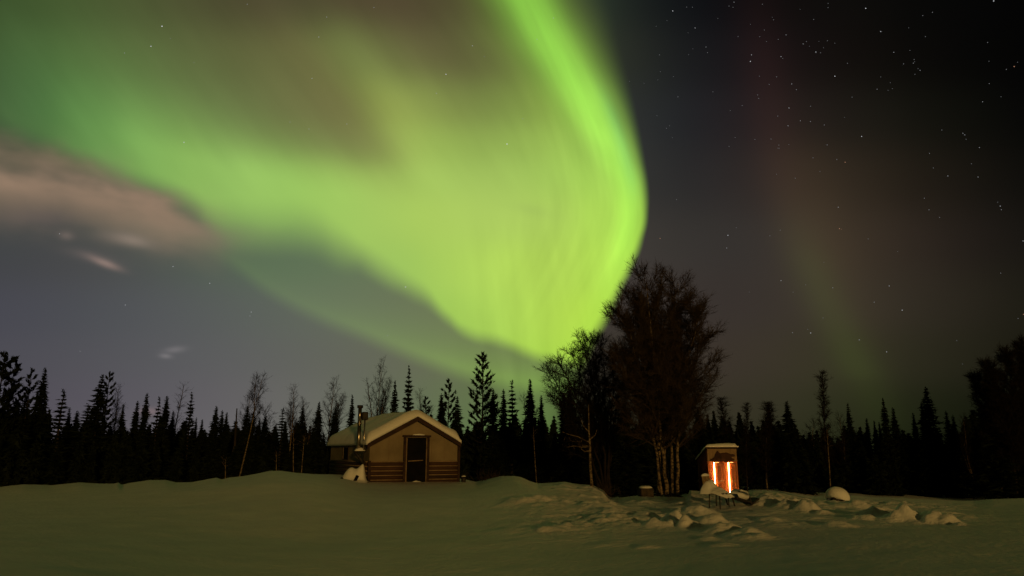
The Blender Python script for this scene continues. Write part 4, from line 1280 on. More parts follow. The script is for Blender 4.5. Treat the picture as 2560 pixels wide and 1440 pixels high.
def small_stems():
    # dead sapling with crooked side branches in front of the spreading tree
    D = 27.0
    b = at(1479, 1231, D)
    z0 = gz(b.x, D)
    root = empty('dead_sapling', (b.x, D, z0))
    tag(root, 'dead sapling with crooked side branches left of the birch clump', 'sapling')
    t = MB()
    P = np.array([[0.02, 0, -0.25], [0.0, 0, 0.3], [-0.03, 0, 0.8], [-0.02, 0, 1.4], [-0.05, 0, 2.0], [-0.03, 0.05, 2.9]])
    t.tube(P, [0.06, 0.055, 0.047, 0.04, 0.03, 0.01], 7)
    t.build('trunk', M['birch'], root, True)
    c = MB()
    for pts in ([(-.03, 0, 1.55), (-.2, 0, 1.62), (-.45, .05, 1.75), (-.75, .05, 1.82), (-1.0, .1, 1.92)], [(-.03, 0, 1.25), (-.22, -.05, 1.22), (-.35, -.05, 1.32), (-.28, 0, 1.45), (-.05, 0, 1.42)],
                [(-.02, 0, 1.4), (-.3, .1, 1.38), (-.6, .1, 1.42), (-.82, .1, 1.38)], [(-.02, 0, 1.65), (.18, 0, 1.8), (.25, .05, 2.0)], [(-.04, 0, 1.9), (-.25, .1, 2.15), (-.32, .1, 2.4)]):
        c.tube(np.array(pts), np.linspace(0.02, 0.007, len(pts)), 4)
    rng = np.random.default_rng(3)
    q = np.stack([rng.uniform(-1.0, -0.1, 26), rng.normal(0.05, 0.05, 26), np.zeros(26)], 1)
    q[:, 2] = 1.35 + rng.uniform(0, .12, 26) + 0.35 * -q[:, 0] * (rng.random(26) > 0.5)
    c.cones(q, q + rng.normal(0, 0.12, (26, 3)), 0.006)
    c.build('branches', M['birch'], root)
    # thin stake
    for px, py0, py1, D, lab, nm, cat in ((1919, 1226, 1196, 27, 'thin stake in the snow right of the lit shack', 'stake', 'stake'), (1345, 1206, 1066, 33, 'thin pale bare stem right of the big pine', 'birch_sapling', 'sapling'), (567, 1196, 1150, 36, 'short pale stem left of the leaning birch', 'birch_sapling', 'sapling'), (737, 1188, 1075, 35, 'tallest thin pale stem at the forest edge left of the cabin', 'birch_sapling', 'sapling'), (752, 1188, 1090, 35.4, 'slightly tilted pale stem nearest the cabin left end', 'birch_sapling', 'sapling'), (2070, 1166, 1075, 36, 'thin pale stem under the tall wispy birch at right', 'birch_sapling', 'sapling'), (694, 1186, 1130, 36, 'short thin stem on the snow rise left of the cabin', 'birch_sapling', 'sapling')):
        tp = at(px - (12 if lab.startswith('thin pale bare') else (-9 if 'tilted' in lab else 3)), py1, D)
        bp = at(px, py0, D)
        zb = gz(bp.x, D)
        m = MB()
        mid = np.array([(tp.x - bp.x) * 0.6, 0, (tp.z - zb) * 0.45])
        m.tube(np.array([[0, 0, -0.3], mid, [tp.x - bp.x, 0, tp.z - zb]]), [0.03, 0.024, 0.008], 6)
        if nm == 'birch_sapling':
            rng = np.random.default_rng(int(px))
            k = 10
            u = rng.uniform(0.4, 1, k)[:, None]
            A = mid * (1 - u) + np.array([tp.x - bp.x, 0, tp.z - zb]) * u
            m.cones(A, A + np.stack([rng.normal(0, .22, k), rng.normal(0, .2, k), rng.uniform(.1, .4, k)], 1), 0.007)
        o = m.build(nm, M['birch'], None, True)
        o.location = (bp.x, D, zb)
        tag(o, lab, cat, 'thin pale stems at the forest edge' if nm == 'birch_sapling' else None)
    # dry bush tufts at the crest
    for px, py, D, w, lab in ((1510, 1222, 27.6, 46, 'small dry bush at the snow edge left of the birch clump'), (1385, 1195, 32, 60, 'low brushwood behind the crest below the spreading tree'), (1225, 1190, 34, 50, 'low brushwood behind the snow mound right of the cabin')):
        rng = np.random.default_rng(int(px))
        p = at(px, py, D)
        m = MB()
        n = 90
        L = w / FPX * D * 0.75
        a = rng.uniform(0, 6.28, n)
        B = np.stack([rng.normal(0, L * .4, n), rng.normal(0, .15, n), np.full(n, -.1)], 1)
        Dv = np.stack([np.cos(a) * rng.uniform(.2, .9, n), np.sin(a) * .5, rng.uniform(.3, 1, n)], 1)
        Q = B + Dv * (L * rng.uniform(.5, 1.0, n))[:, None]
        m.cones(B, Q, 0.009)
        m.cones(Q - Dv * L * .35, Q + rng.normal(0, L * .22, (n, 3)), 0.006)
        o = m.build('dry_bush', M['twigs'])
        o.location = (p.x, D, gz(p.x, D))
        tag(o, lab, 'bush', 'dry bushes at the snow crest')


small_stems()


# ------------------------------------------------------------------ cabin
def cabin():
    th = math.radians(26)
    ax = np.array([math.cos(th), math.sin(th)])
    bx = np.array([-math.sin(th), math.cos(th)])
    c0 = at(921, 1206, 31.0)
    # width: the far front corner falls at px 1147; depth: back corner at px 822
    def solve(dirv, px):
        k = (px - 1280) / FPX
        lo, hi = 0.5, 12.0
        f = lambda s: (c0.x + dirv[0] * s) - k * ((c0.y + dirv[1] * s) * CP - 1.1 * SP)
        sgn = 1 if f(lo) < 0 else -1
        for _ in range(50):
            mid = (lo + hi) / 2
            if f(mid) * sgn < 0: lo = mid
            else: hi = mid
        return lo
    W = solve(ax, 1144)
    L = solve(bx, 824)
    base = 0.12
    root = empty('cabin', (c0.x, c0.y, base), th)
    tag(root, 'snow roofed canvas cabin on a log base in the middle distance', 'cabin')
    e = 1.97 - base                    # eave
    r = 3.02 - base                    # ridge
    lg = 1.20 - base                   # top of the logs
    xm = W * 0.505
    dx0, dx1 = W * 0.392, W * 0.632    # door opening
    dt = 2.20 - base
    # canvas: front gable with door opening, side, back
    m = MB()
    def roofz(x): return e + (r - e) * (1 - abs(x - xm) / (xm if x < xm else W - xm))
    t = 0.06
    def panel(pts):
        k = len(pts)
        V = [(x, 0, z) for x, z in pts] + [(x, t, z) for x, z in pts]
        F = [tuple(range(k)), tuple(range(2 * k - 1, k - 1, -1))] + [(i, i + k, (i + 1) % k + k, (i + 1) % k) for i in range(k)]
        m.add(V, F)
    panel([(0.0, lg), (dx0, lg), (dx0, roofz(dx0)), (0.0, e)])
    panel([(dx1, lg), (W, lg), (W, e), (dx1, roofz(dx1))])
    panel([(dx0, dt), (dx1, dt), (dx1, roofz(dx1)), (xm, r), (dx0, roofz(dx0))])
    m.build('canvas_front', M['canvas'], root)
    m = MB()
    wy0, wy1 = L * 0.50, L * 0.64
    m.box((0, t + .003, lg), (t, wy0, e)); m.box((0, wy1, lg), (t, L - t, e)); m.box((0, wy0, e - .16), (t, wy1, e)); m.box((0, wy0, lg), (t, wy1, lg + 0.08))
    m.build('canvas_side', M['canvas'], root)
    m = MB()
    m.box((W - t, t + .003, lg), (W, L - t, e))
    V = [(0, L, lg), (W, L, lg), (W, L, e), (xm, L, r), (0, L, e)]
    V = V + [(x, L - t + .003, z) for x, y, z in V]
    m.add(V, [(4, 3, 2, 1, 0), (5, 6, 7, 8, 9)] + [(i, (i + 1) % 5, (i + 1) % 5 + 5, i + 5) for i in range(5)])
    m.build('canvas_back', M['canvas'], root)
    w = MB()
    w.box((0.02, wy0 + .002, lg + .083), (0.05, wy1 - .002, e - .163))
    win = w.build('window', M['dark'], root)
    w = MB()
    for yy in (wy0 - .04, wy1 + .003):
        w.box((-.025, yy, lg + .04), (-.002, yy + .037, e - .12), .004)
    w.box((-.025, wy0, lg + .04), (-.002, wy1, lg + .078), .004)
    w.build('window_frame', M['trim'], win)
    for x in (dx0 * 0.52, dx0 - 0.20, dx1 + 0.22, dx1 + (W - dx1) * 0.55):
        sb = MB()
        sb.box((x, -0.0045, lg + .06), (x + .016, -0.0015, roofz(x) - .16))
        sb.build('canvas_seam', M['trimlight'], root)
    # log base
    n = 6
    sp = (lg + 0.02) / n
    rad = sp * 0.5
    def logs(p0, p1, nm):
        lb, ch = MB(), MB()
        p0 = np.array(p0, float); p1 = np.array(p1, float)
        for i in range(n):
            z = -0.02 + sp * (i + 0.5)
            rng = np.random.default_rng(i + int(abs(p1[0] * 10)))
            jit = rng.normal(0, 0.006, 5)
            P = np.array([p0 + (p1 - p0) * u + np.array([0, 0, z + jit[k]]) for k, u in enumerate(np.linspace(0, 1, 5))])
            lb.tube(P, rad * rng.uniform(0.90, 1.0), 12)
        d = unit(p1 - p0)
        nrm = np.array([d[1], -d[0], 0])
        for i in range(n):
            z = -0.02 + sp * (i + 1)
            q = [p0 + nrm * (rad * 0.62), p1 + nrm * (rad * 0.62)]
            ch.tube(np.array([q[0] + [0, 0, z], q[1] + [0, 0, z]]), 0.024, 8)  # pale strip along the joint above each log
        o = lb.build(nm, M['log'], root, True)
        ch.build('chinking', M['chink'], o, True)
    logs((-0.05, 0.03, 0), (dx0 - 0.10, 0.03, 0), 'log_wall')
    logs((dx1 + 0.10, 0.03, 0), (W + 0.05, 0.03, 0), 'log_wall')
    logs((0.03, L, 0), (0.03, 0.14, 0), 'log_wall')
    for x, y in ((-0.05, 0.0), (W - 0.03, 0.0), (-0.04, L - .1), (W - .05, L - .1)):
        m = MB()
        m.box((x, y - 0.075, -0.3), (x + 0.11, y + 0.03, lg + 0.05 if x < 1 else e - .05), 0.012)
        m.build('corner_post', M['trim'], root)
    # door
    fr = MB()
    fr.box((dx0 - 0.10, -0.09, -0.2), (dx0, 0.07, dt + 0.02), .01)
    fr.box((dx1, -0.09, -0.2), (dx1 + 0.10, 0.07, dt + 0.02), .01)
    fr.box((dx0 - 0.16, -0.11, dt + .022), (dx1 + 0.16, 0.07, dt + 0.10), .01)
    fo = fr.build('door_frame', M['trim'], root)
    j = MB()
    j.box((dx0 + .003, -0.075, 0.12), (dx0 + 0.055, -0.01, dt - 0.02), .006)
    j.box((dx1 - 0.045, -0.075, 0.12), (dx1 - .003, -0.01, dt - 0.02), .006)
    j.build('jamb', M['trimlight'], fo)  # pale colour stands in for the lit inner edges of the frame
    m = MB()
    m.box((dx0 + .02, 0.03, 0.0), (dx1 - .02, 0.06, dt - .01))
    do = m.build('door', M['dark'], root)
    m = MB()
    m.tube(np.array([(dx0 + 0.13, -0.0, dt * 0.53), (dx1 - 0.15, -0.0, dt * 0.545)]), 0.022, 8)
    m.build('handrail', M['chink'], do, True)
    m = MB()
    m.dome((0.5 * (dx0 + dx1) + .02, -0.03, 0.10), (0.33, 0.14, 0), 0.19, 18, 6, 0.5, 4)
    m.build('snow_sill', M['snowcap'], do, True)
    m = MB()
    m.dome((xm + .12, -0.05, dt + .10), (0.28, 0.06, 0), 0.06, 14, 5, 0.5, 9)
    m.build('snow_lintel', M['snowcap'], fo, True)
    # roof boards and snow
    ov, oy0, oy1 = 0.16, -0.20, L + 0.16
    def slab(name, mt, zoff, thick, pl=0.0, grid=(28, 22), ext=0.0, lump=0.0):
        nu, nv = grid
        X0, X1 = -ov - ext, W + 0.05 + ext * 0.5
        Y0, Y1 = oy0 - ext, oy1 + ext
        sl0 = (r - e) / xm; sl1 = (r - e) / (W - xm)
        top, bot = [], []
        for j in range(nv + 1):
            v = j / nv
            for i in range(nu + 1):
                u = i / nu
                if i <= nu // 2:
                    x = X0 + (xm - X0) * (i / (nu // 2))
                else:
                    x = xm + (X1 - xm) * ((i - nu // 2) / (nu - nu // 2))
                y = Y0 + (Y1 - Y0) * v
                if lump:
                    rz = r - math.sqrt(((sl0 if x < xm else sl1) * (x - xm)) ** 2 + 0.012) + 0.11
                    zb = r - (sl0 if x < xm else sl1) * abs(x - xm)
                else:
                    rz = zb = r - (sl0 if x < xm else sl1) * abs(x - xm)
                if lump:
                    dxe = min(x - X0, X1 - x); dye = min(y - Y0, Y1 - y)
                    fx = math.sqrt(max(0, 1 - (1 - min(dxe / 0.24, 1)) ** 2))
                    fy = math.sqrt(max(0, 1 - (1 - min(dye / 0.24, 1)) ** 2))
                    k = 0.16 + 0.84 * fx * fy
                    th_ = thick * k * (1 + lump * float(fbm(x * 0.9 + 3, y * 0.8, 77, 3)))
                    sag = -0.10 * (1 - min(dxe / 0.25, 1)) ** 2 * 0.6
                    top.append((x, y, rz + zoff + th_ + sag - (0 if k > .9 else 0)))
                    bot.append((x, y, zb + zoff + sag * .8))
                else:
                    top.append((x, y, rz + zoff + thick)); bot.append((x, y, zb + zoff))
        k = (nu + 1) * (nv + 1)
        F = []
        for j in range(nv):
            for i in range(nu):
                a = j * (nu + 1) + i
                F.append((a, a + 1, a + nu + 2, a + nu + 1))
                F.append((a + k, a + nu + 1 + k, a + nu + 2 + k, a + 1 + k))
        rim_ = [i for i in range(nu + 1)] + [j * (nu + 1) + nu for j in range(1, nv + 1)] + [nv * (nu + 1) + i for i in range(nu - 1, -1, -1)] + [j * (nu + 1) for j in range(nv - 1, 0, -1)]
        for q in range(len(rim_)):
            a, b = rim_[q], rim_[(q + 1) % len(rim_)]
            F.append((b, a, a + k, b + k))
        mb = MB()
        mb.add(top + bot, F)
        return mb.build(name, mt, root, bool(lump))
    rf = slab('roof', M['trim'], 0.012, 0.05, grid=(2, 1))
    slab('roof_snow', M['snowcap'], 0.067, 0.29, grid=(44, 36), ext=0.03, lump=0.36)
    for o in [rf]:
        pass
    # barge boards on the front gable
    m = MB()
    for xa, xb in ((-ov, xm - .002), (xm + .002, W + 0.05)):
        def zz(x): return r - (r - e) / (xm if x < xm else W - xm) * abs(x - xm)
        V = []
        for y in (oy0 - .035, oy0 - .003):
            V += [(xa, y, zz(xa) - 0.13), (xb, y, zz(xb) - 0.13), (xb, y, zz(xb) + 0.05), (xa, y, zz(xa) + 0.05)]
        m.add(V, [(0, 1, 2, 3), (7, 6, 5, 4), (0, 4, 5, 1), (1, 5, 6, 2), (2, 6, 7, 3), (3, 7, 4, 0)])
    m.build('barge_board', M['trim'], root)
    # stove pipe on the left side: rises outside the eave
    def px_local(px, py, D):
        p = at(px, py, D)
        d = np.array([p.x - c0.x, p.y - c0.y])
        return np.array([d @ ax, d @ bx, p.z - base])
    ca_, sa_ = math.cos(th), math.sin(th)
    pcx, pcy = -0.36, 0.45
    # place the pipe where px 894 falls
    best = min(np.linspace(0.0, 1.6, 161), key=lambda yy: abs((1280 + FPX * (c0.x + ax[0] * pcx + bx[0] * yy) / ((c0.y + ax[1] * pcx + bx[1] * yy) * CP - 0.9 * SP)) - 893))
    pcy = float(best)
    Dp = c0.y + ax[1] * pcx + bx[1] * pcy
    ztop = at(897, 1013, Dp).z - base
    zbot = at(893, 1127, Dp).z - base
    pipe = MB()
    pipe.tube(np.array([(pcx, pcy, zbot), (pcx, pcy, zbot + 1.1)]), 0.085, 16)
    pipe.tube(np.array([(pcx, pcy, zbot + 1.1), (pcx, pcy, zbot + 1.16)]), 0.095, 16)
    pipe.tube(np.array([(pcx, pcy, zbot + 1.16), (pcx, pcy, ztop - .12)]), 0.08, 16)
    po = pipe.build('stove_pipe', M['metal'], root, True)
    q = MB()
    q.tube(np.array([(pcx, pcy, ztop - .118), (pcx, pcy, ztop)]), 0.125, 16)
    q.build('pipe_cap', M['black'], po, True)
    q = MB()
    q.box((pcx - .17, pcy - .14, zbot - .05), (pcx + .30, pcy + .14, zbot - .003), .01)
    q.tube(np.array([(pcx - .12, pcy, zbot - .06), (pcx + .04, pcy, zbot - .25), (pcx + .22, pcy, zbot - .48), (pcx + .36, pcy, zbot - .5)]), 0.07, 12)
    q.build('pipe_bracket', M['black'], po, True)
    q = MB()
    q.dome((pcx + .06, pcy, zbot - .002), (.25, .16, 0), .13, 16, 6, .4, 3)
    q.build('snow_cap', M['snowcap'], po, True)
    q = MB()
    vx = pcx + 0.20
    q.tube(np.array([(vx, pcy - .10, zbot - .55), (vx, pcy - .10, ztop - .32)]), 0.03, 10)
    q.build('support_post', M['metal'], root, True)
    q = MB()
    q.box((vx - .13, pcy - .2, ztop - .62), (vx + .12, pcy + .02, ztop - .28), .03)
    q.build('chimney_box', M['black'], root)
    # small pegs under the corner
    return W, L, th, c0, ax, bx, base


CAB = cabin()


def by_cabin():
    W, L, th, c0, ax, bx, base = CAB
    # snow covered heap leaning on the cabin's left corner
    D = 30.7
    p = at(884, 1208, D)
    z0 = gz(p.x, D)
    root = empty('snowy_heap', (p.x, D, z0))
    tag(root, 'snow buried heap of boards leaning on the cabin left corner', 'heap')
    k = 1.0 / FPX * D
    m = MB()
    nx, ny = 46, 34
    gx, gy = np.meshgrid(np.linspace(-1.0, 0.62, nx), np.linspace(-0.75, 0.6, ny))
    dome = 0.62 * np.exp(-(((gx + 0.14) / 0.36) ** 2 + ((gy - 0.1) / 0.42) ** 2) ** 1.2)
    apron = 0.20 * np.exp(-(((gx + 0.05) / 0.62) ** 2 + ((gy + 0.05) / 0.5) ** 2) ** 1.5)
    ridge = np.clip(0.44 + 1.0 * (gx - 0.02), 0.0, 0.84) * sm01((0.50 - gx) / 0.12) * np.exp(-np.abs((gy + 0.02) / (0.30 - 0.10 * np.clip(gx * 2, 0, 1))) ** 3.4)
    saddle = 0.56 * np.exp(-(((gx - 0.06) / 0.24) ** 2 + ((gy - 0.02) / 0.26) ** 2) ** 1.6)
    hz = np.maximum(np.maximum(np.maximum(dome, saddle), ridge), apron) + 0.04 * fbm(gx * 3, gy * 3, 12, 3) - 0.10
    for _ in range(3):
        hp = np.pad(hz, 1, mode='edge')
        hz = (hp[:-2, 1:-1] + hp[2:, 1:-1] + hp[1:-1, :-2] + hp[1:-1, 2:] + 2 * hz) / 6
    V = np.stack([gx, gy, hz], -1).reshape(-1, 3)
    F = [(b * nx + a, b * nx + a + 1, (b + 1) * nx + a + 1, (b + 1) * nx + a) for b in range(ny - 1) for a in range(nx - 1)]
    m.add(V, F)
    m.build('snow_cover', M['snowcap'], root, True)
    m = MB()
    m.box((-34 * k, -0.62, 0.0), (-18 * k, -0.50, 0.09), .01, rotm('y', -0.5))  # dark slab put in for the shaded hole on the left
    m.build('board', M['dark'], root)
    m = MB()
    m.box((8 * k, -0.50, -0.04), (15 * k, -0.42, 0.22), .01, rotm('y', 0.45))  # dark slab put in for the shaded gap below the snow ridge
    m.build('board', M['dark'], root)
    # little bucket by the right corner
    bx_, by_ = c0.x + ax[0] * (W + 0.22) - bx[0] * 0.15, c0.y + ax[1] * (W + 0.22) - bx[1] * 0.15
    zb = gz(bx_, by_)
    root = empty('small_bucket', (bx_, by_, zb))
    tag(root, 'small dark bucket standing by the cabin right corner', 'bucket')
    m = MB()
    m.tube(np.array([(0, 0, -0.05), (0, 0, 0.22)]), [0.09, 0.12], 14)
    m.build('bucket', M['black'], root, True)
    m = MB()
    a = np.linspace(0, math.pi, 9)
    m.tube(np.stack([0.118 * np.cos(a), 0 * a, 0.215 + 0.11 * np.sin(a)], 1), 0.008, 6)
    m.build('handle', M['black'], root, True)
    m = MB()
    m.dome((0, 0, 0.21), (.11, .11, 0), 0.06, 12, 4, .3, 3)
    m.build('snow_cap', M['snowcap'], root, True)


by_cabin()


# ------------------------------------------------------------------ lit shack
def shack():
    D = 33.0
    c = at(1774, 1233, D)
    Wd = 72 / FPX * D * 0.985
    ztop = at(1772, 1122, D).z
    base = gz(c.x + Wd / 2, D) - 0.15
    H = ztop - base
    Ls = 2.0
    Hb = at(1737, 1149, D + Ls).z - base
    root = empty('shack', (c.x, D, base), math.radians(-1.5))
    tag(root, 'small wooden shack with warm light spilling past its two doors', 'shack')
    zd = at(1790, 1155, D).z - base      # top of the doors
    m = MB()                              # side and back walls
    def wall(x0, x1):
        V = [(x0, 0.06, -.2), (x0, Ls, -.2), (x0, Ls, Hb), (x0, 0.06, H), (x1, 0.06, -.2), (x1, Ls, -.2), (x1, Ls, Hb), (x1, 0.06, H)]
        m.add(V, [(0, 3, 2, 1), (4, 5, 6, 7), (0, 1, 5, 4), (1, 2, 6, 5), (2, 3, 7, 6), (3, 0, 4, 7)])
    wall(0, 0.04); wall(Wd - 0.04, Wd)
    m.box((0.042, Ls - 0.04, -.2), (Wd - 0.042, Ls, Hb - .01))
    m.build('side_wall', M['redwood'], root)
    b = MB()
    for i in range(1, 9):                # upright battens on the visible left side
        y = 0.06 + (Ls - 0.06) * i / 9
        z = H + (Hb - H) * i / 9
        b.box((-0.018, y - .02, -.1), (-0.002, y + .02, z - .03), .003)
    b.build('batten', M['trim'], root)
    m = MB()
    m.box((0.0, 0.0, zd + 0.03), (Wd, 0.057, H - .002), .004)
    m.build('front_board', M['board'], root)
    # front: jamb, gap, door, post, gap, door
    g1 = 11.0 / 72 * Wd; g1b = 18.5 / 72 * Wd
    g2 = 46.0 / 72 * Wd; g2b = 53.5 / 72 * Wd
    m = MB()
    m.box((0.0, 0.0, -.2), (g1, 0.057, zd + .028), .004)
    m.box((g2 - 0.17, -0.0, -.2), (g2, 0.057, zd + .028), .004)
    m.box((Wd - 0.07, 0.0, -.2), (Wd, 0.057, zd + .028), .004)
    m.build('door_post', M['redwood'], root)
    for x0, x1 in ((g1b, g2 - 0.172), (g2b, Wd - 0.072)):
        m = MB()
        m.box((x0, 0.012, -.15), (x1, 0.05, zd - .03), .004)
        d = m.build('door', M['redpanel'], root)
        m = MB()
        mid = zd * 0.47
        for zz in (0.35, mid, zd - 0.18):
            m.box((x0 + .02, -0.006, zz), (x1 - .02, 0.0095, zz + .09), .004)
        for xx in (x0 + .02, x1 - .075):
            m.box((xx, -0.004, .442), (xx + .055, 0.0098, mid - .002), .004)
            m.box((xx, -0.004, mid + .092), (xx + .055, 0.0098, zd - .182), .004)
        m.build('door_rail', M['redwood'], d)
        m = MB()
        a = np.linspace(0, math.pi, 9)
        xm_ = (x0 + x1) / 2
        m.tube(np.stack([xm_ - .11 * np.cos(a) ** 1, -0.02 - .035 * np.sin(a), mid + 0.12 + 0 * a], 1), 0.012, 6)
        m.build('handle', M['metal'], d, True)
    for x0, x1 in ((g1 + .01, g1b - .012), (g2 + .01, g2b - .012)):  # glowing tube and bar stand in for light leaking past each door
        m = MB()
        m.tube(np.array([((x0 + x1) / 2, -0.022, .3), ((x0 + x1) / 2, -0.022, zd - .02)]), 0.020, 12)
        l = m.build('light_strip', M['led'], root, True)
        m = MB()
        m.box((x1 + .005, 0.02, zd - .026), (x1 + .17, 0.04, zd - .012))
        m.build('top_gap', M['gap'], l)
    m = MB()                              # carved animal board over the doors
    out = [(0.07, 0.02), (0.02, 0.10), (0.05, 0.22), (0.12, 0.26), (0.20, 0.40), (0.235, 0.62), (0.29, 0.80), (0.33, 0.90), (0.36, 0.74), (0.44, 0.70), (0.54, 0.74), (0.66, 0.76), (0.75, 0.70), (0.83, 0.60), (0.90, 0.64), (0.97, 0.58), (0.99, 0.46),
           (0.93, 0.40), (0.85, 0.42), (0.86, 0.30), (0.95, 0.24), (0.96, 0.12), (0.86, 0.04), (0.72, 0.03), (0.60, -0.03), (0.50, 0.02), (0.42, -0.02), (0.30, 0.03), (0.20, -0.02)]
    x0, z0 = 0.06 * Wd, zd + 0.015
    sx, sz = 0.88 * Wd, (H - zd) * 0.92
    k = len(out)
    V = [(x0 + u * sx, -0.055, z0 + v * sz) for u, v in out] + [(x0 + u * sx, -0.008, z0 + v * sz) for u, v in out]
    cen = (x0 + 0.5 * sx, -0.085, z0 + 0.34 * sz)
    V.append(cen)
    F = [(i, (i + 1) % k, 2 * k) for i in range(k)] + [tuple(range(2 * k - 1, k - 1, -1))] + [(i, i + k, (i + 1) % k + k, (i + 1) % k) for i in range(k)]
    m.add(V, F)
    m.build('carved_animal', M['carve'], root)
    # roof and its snow
    m = MB()
    def roofslab(zo, th_, ex, mb, nu=12, nv=18, sn=False):
        X0, X1, Y0, Y1 = -0.06 - ex, Wd + 0.05 + ex, -0.10 - ex, Ls + 0.12 + ex
        top, bot = [], []
        for j in range(nv + 1):
            for i in range(nu + 1):
                x = X0 + (X1 - X0) * i / nu; y = Y0 + (Y1 - Y0) * j / nv
                z = H + (Hb - H) * (y - .06) / (Ls - .06)
                t = th_
                if sn:
                    dx_ = min(x - X0, X1 - x); dy_ = min(y - Y0, Y1 - y)
                    f = math.sqrt(max(0, 1 - (1 - min(dx_ / .10, 1)) ** 2)) * math.sqrt(max(0, 1 - (1 - min(dy_ / .10, 1)) ** 2))
                    t = th_ * (0.2 + 0.8 * f) * (1 + .4 * float(fbm(x * 2, y * 2, 5, 2)))
                top.append((x, y, z + zo + t)); bot.append((x, y, z + zo))
        k = len(top)
        F = []
        for j in range(nv):
            for i in range(nu):
                a = j * (nu + 1) + i
                F += [(a, a + 1, a + nu + 2, a + nu + 1), (a + k, a + nu + 1 + k, a + nu + 2 + k, a + 1 + k)]
        rm = [i for i in range(nu + 1)] + [j * (nu + 1) + nu for j in range(1, nv + 1)] + [nv * (nu + 1) + i for i in range(nu - 1, -1, -1)] + [j * (nu + 1) for j in range(nv - 1, 0, -1)]
        for q in range(len(rm)):
            a, b_ = rm[q], rm[(q + 1) % len(rm)]
            F.append((b_, a, a + k, b_ + k))
        mb.add(top + bot, F)
    roofslab(0.003, 0.03, 0, m, 1, 1)
    rf = m.build('roof', M['trim'], root)
    m = MB()
    roofslab(0.036, 0.19, 0.02, m, sn=True)
    m.build('roof_snow', M['snowcap'], rf, True)
    # green lamp to the right
    Dg = 27.2
    p = at(1861, 1230, Dg)
    zg = gz(p.x, Dg)
    rt = empty('green_lamp', (p.x, Dg, zg))
    tag(rt, 'tiny glowing green lamp in the snow right of the shack', 'lamp')
    m = MB()
    zz = max(0.06, p.z - zg)
    m.tube(np.array([(0, 0, -.1), (0, 0, zz - .03)]), 0.012, 8)
    m.build('stake', M['black'], rt, True)
    m = MB()
    m.dome((0, 0, zz - .03), (.026, .026, 0), .06, 12, 6)
    m.build('bulb', M['green'], rt, True)


shack()


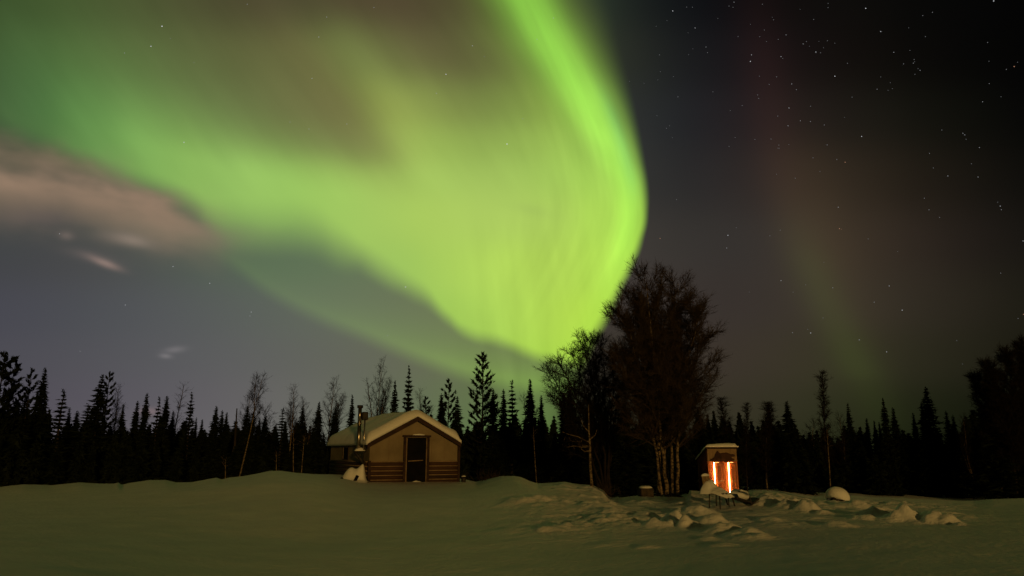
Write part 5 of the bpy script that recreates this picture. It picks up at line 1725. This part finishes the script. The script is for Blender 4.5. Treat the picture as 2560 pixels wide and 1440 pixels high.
# ------------------------------------------------------------------ snow laden chairs and other things on the snow
def chairs():
    p = foot(1797, 1268)
    D = p.y
    z0 = gz(p.x, D)
    k = D / FPX
    root = empty('garden_chair', (p.x, D, z0), math.radians(-42))
    tag(root, 'upright garden chair thick with snow in front of the shack', 'chair', 'snow covered garden chairs')
    sh = 0.32
    for x, y in ((-.14, -.20), (.14, -.20), (-.16, .20), (.17, .20)):
        m = MB()
        m.tube(np.array([(x * 1.1, y * 1.15, -0.15), (x, y, sh)]), 0.016, 8)
        m.build('leg', M['black'], root, True)
    m = MB()
    m.box((-.25, -.23, sh), (.25, .23, sh + .04), .012)
    m.build('seat', M['black'], root)
    m = MB()
    for y in (-.20, -.065, .07):
        m.box((-.29, y, sh + .02), (-.255, y + .125, sh + .46 + (.05 if y == -.065 else 0)), .012, rotm('y', -0.12), (-.27, 0, sh))
    m.box((-.253, -.20, sh + .30), (-.235, .195, sh + .36), .006, rotm('y', -0.12), (-.27, 0, sh))
    m.build('backrest', M['backwood'], root)
    m = MB()
    m.dome((-.325, 0, sh + .45), (.05, .21, 0), .07, 16, 5, .35, 11)
    m.build('back_snow', M['snowcap'], root, True)
    m = MB()                              # snow on the seat and against the back
    nx, ny = 30, 22
    V = []
    for b in range(ny):
        for a in range(nx):
            u, v = a / (nx - 1) * 2 - 1, b / (ny - 1) * 2 - 1
            q = max(0, 1 - abs(u) ** 4) ** 0.5 * max(0, 1 - abs(v) ** 2.4) ** 0.5
            back = 0.15 * math.exp(-abs((u + 0.62) / 0.33) ** 4) * (1 - 0.55 * abs(v) ** 3) * (1 + 0.5 * float(fbm(v * 1.5 + 2, u * 1.5, 31, 2)))
            jx = 0.05 * float(fbm(u * 1.6 + 4, v * 1.6, 24, 2)); jy = 0.06 * float(fbm(u * 1.6, v * 1.6 + 4, 25, 2)); V.append((u * 0.36 - .02 - 0.08 * max(0, back - .1) + jx, v * 0.29 * (1 - 0.18 * u) + jy, sh + .045 - .03 * (1 - q) - .09 * max(0, u) ** 2 + 0.03 * float(fbm(u * 2.2, v * 2.2, 27, 2)) + q * (0.11 - 0.06 * u + 0.05 * float(fbm(u * 2, v * 2, 14, 3))) + back * max(0, 1 - abs(v) ** 6) ** 0.5 * min(1.0, q * 3)))
    k_ = nx * ny
    V += [(x, y, sh + .042 - 0.05 * (1 - 0)) for x, y, z in V]
    F = [(b * nx + a, b * nx + a + 1, (b + 1) * nx + a + 1, (b + 1) * nx + a) for b in range(ny - 1) for a in range(nx - 1)]
    m.add(V[:k_], F)
    m.add([(-.36, -.28, sh + .02), (.33, -.28, sh + .0), (.33, .28, sh + .0), (-.36, .28, sh + .02)], [(3, 2, 1, 0)])
    m.build('seat_snow', M['snowcap'], root, True)
    p = foot(1852, 1262)
    z0 = gz(p.x, p.y)
    root = empty('garden_chair', (p.x, p.y, z0), math.radians(20))
    tag(root, 'low tipped garden chair half sunk in snow right of the upright one', 'chair', 'snow covered garden chairs')
    for x, y in ((-.28, -.15), (-.24, .2), (.22, -.2)):
        m = MB()
        m.tube(np.array([(x, y, -0.12), (x - .1, y, 0.26)]), 0.02, 8)
        m.build('leg', M['black'], root, True)
    m = MB()
    m.box((-.28, -.22, .10), (.22, .22, .14), .012, rotm('y', 0.30))
    m.build('seat', M['black'], root)
    m = MB()
    m.box((.20, -.20, .06), (.48, .20, .10), .012, rotm('y', -.5))
    m.build('backrest', M['black'], root)
    m = MB()
    m.box((-.20, -.24, .13), (.20, .24, .36), .09, rotm('y', 0.28))
    m.build('seat_snow', M['snowcap'], root, True)
    # weathered block
    p = foot(1614, 1240)
    z0 = gz(p.x, p.y)
    root = empty('chopping_block', (p.x, p.y, z0), .2)
    tag(root, 'squat weathered block under snow left of the birch stems', 'block')
    m = MB()
    m.box((-.23, -.2, -.2), (.23, .2, .27), .03)
    m.build('block', M['block'], root)
    m = MB()
    m.dome((0, 0, .268), (.25, .22, 0), .07, 18, 5, .3, 3, .5)
    m.build('snow_cap', M['snowcap'], root, True)
    # snow capped boulder
    p = foot(2094, 1251)
    D4 = p.y
    z0 = gz(p.x, D4)
    root = empty('snowy_boulder', (p.x, D4, z0))
    tag(root, 'round snow capped boulder on the drift right of the shack', 'boulder')
    k = D4 / FPX
    m = MB()
    m.dome((-15 * k, -.18, -.1), (8.5 * k, .14, 0), .21, 18, 6, .3, 4)  # black lump stands in for the shaded recess under the snow overhang
    m.build('boulder', M['black'], root, True)
    m = MB()
    V = []; F = []
    kk, mm = 32, 12
    for i in range(mm + 1):
        a = -0.35 + i / mm * (math.pi / 2 + .35)
        for j in range(kk):
            t = j * 6.2832 / kk
            rr = max(math.cos(a), 0.001) * (1 + .14 * float(fbm(math.cos(t) + 3, math.sin(t) + i * .2, 8, 2)))
            lift = 0.13 * max(0.0, -math.cos(t) * 0.8 - math.sin(t) * 0.6) ** 2 * (1 - i / mm)
            V.append((28 * k * rr * math.cos(t), .36 * rr * math.sin(t), .06 + lift + .34 * (math.sin(a) if a > 0 else math.sin(a) * .6)))
    for i in range(mm):
        for j in range(kk):
            F.append((i * kk + j, i * kk + (j + 1) % kk, (i + 1) * kk + (j + 1) % kk, (i + 1) * kk + j))
    F.append(tuple(range(kk - 1, -1, -1))); F.append(tuple(mm * kk + j for j in range(kk)))
    m.add(V, F)
    m.build('snow_cap', M['snowcap'], root, True)


chairs()
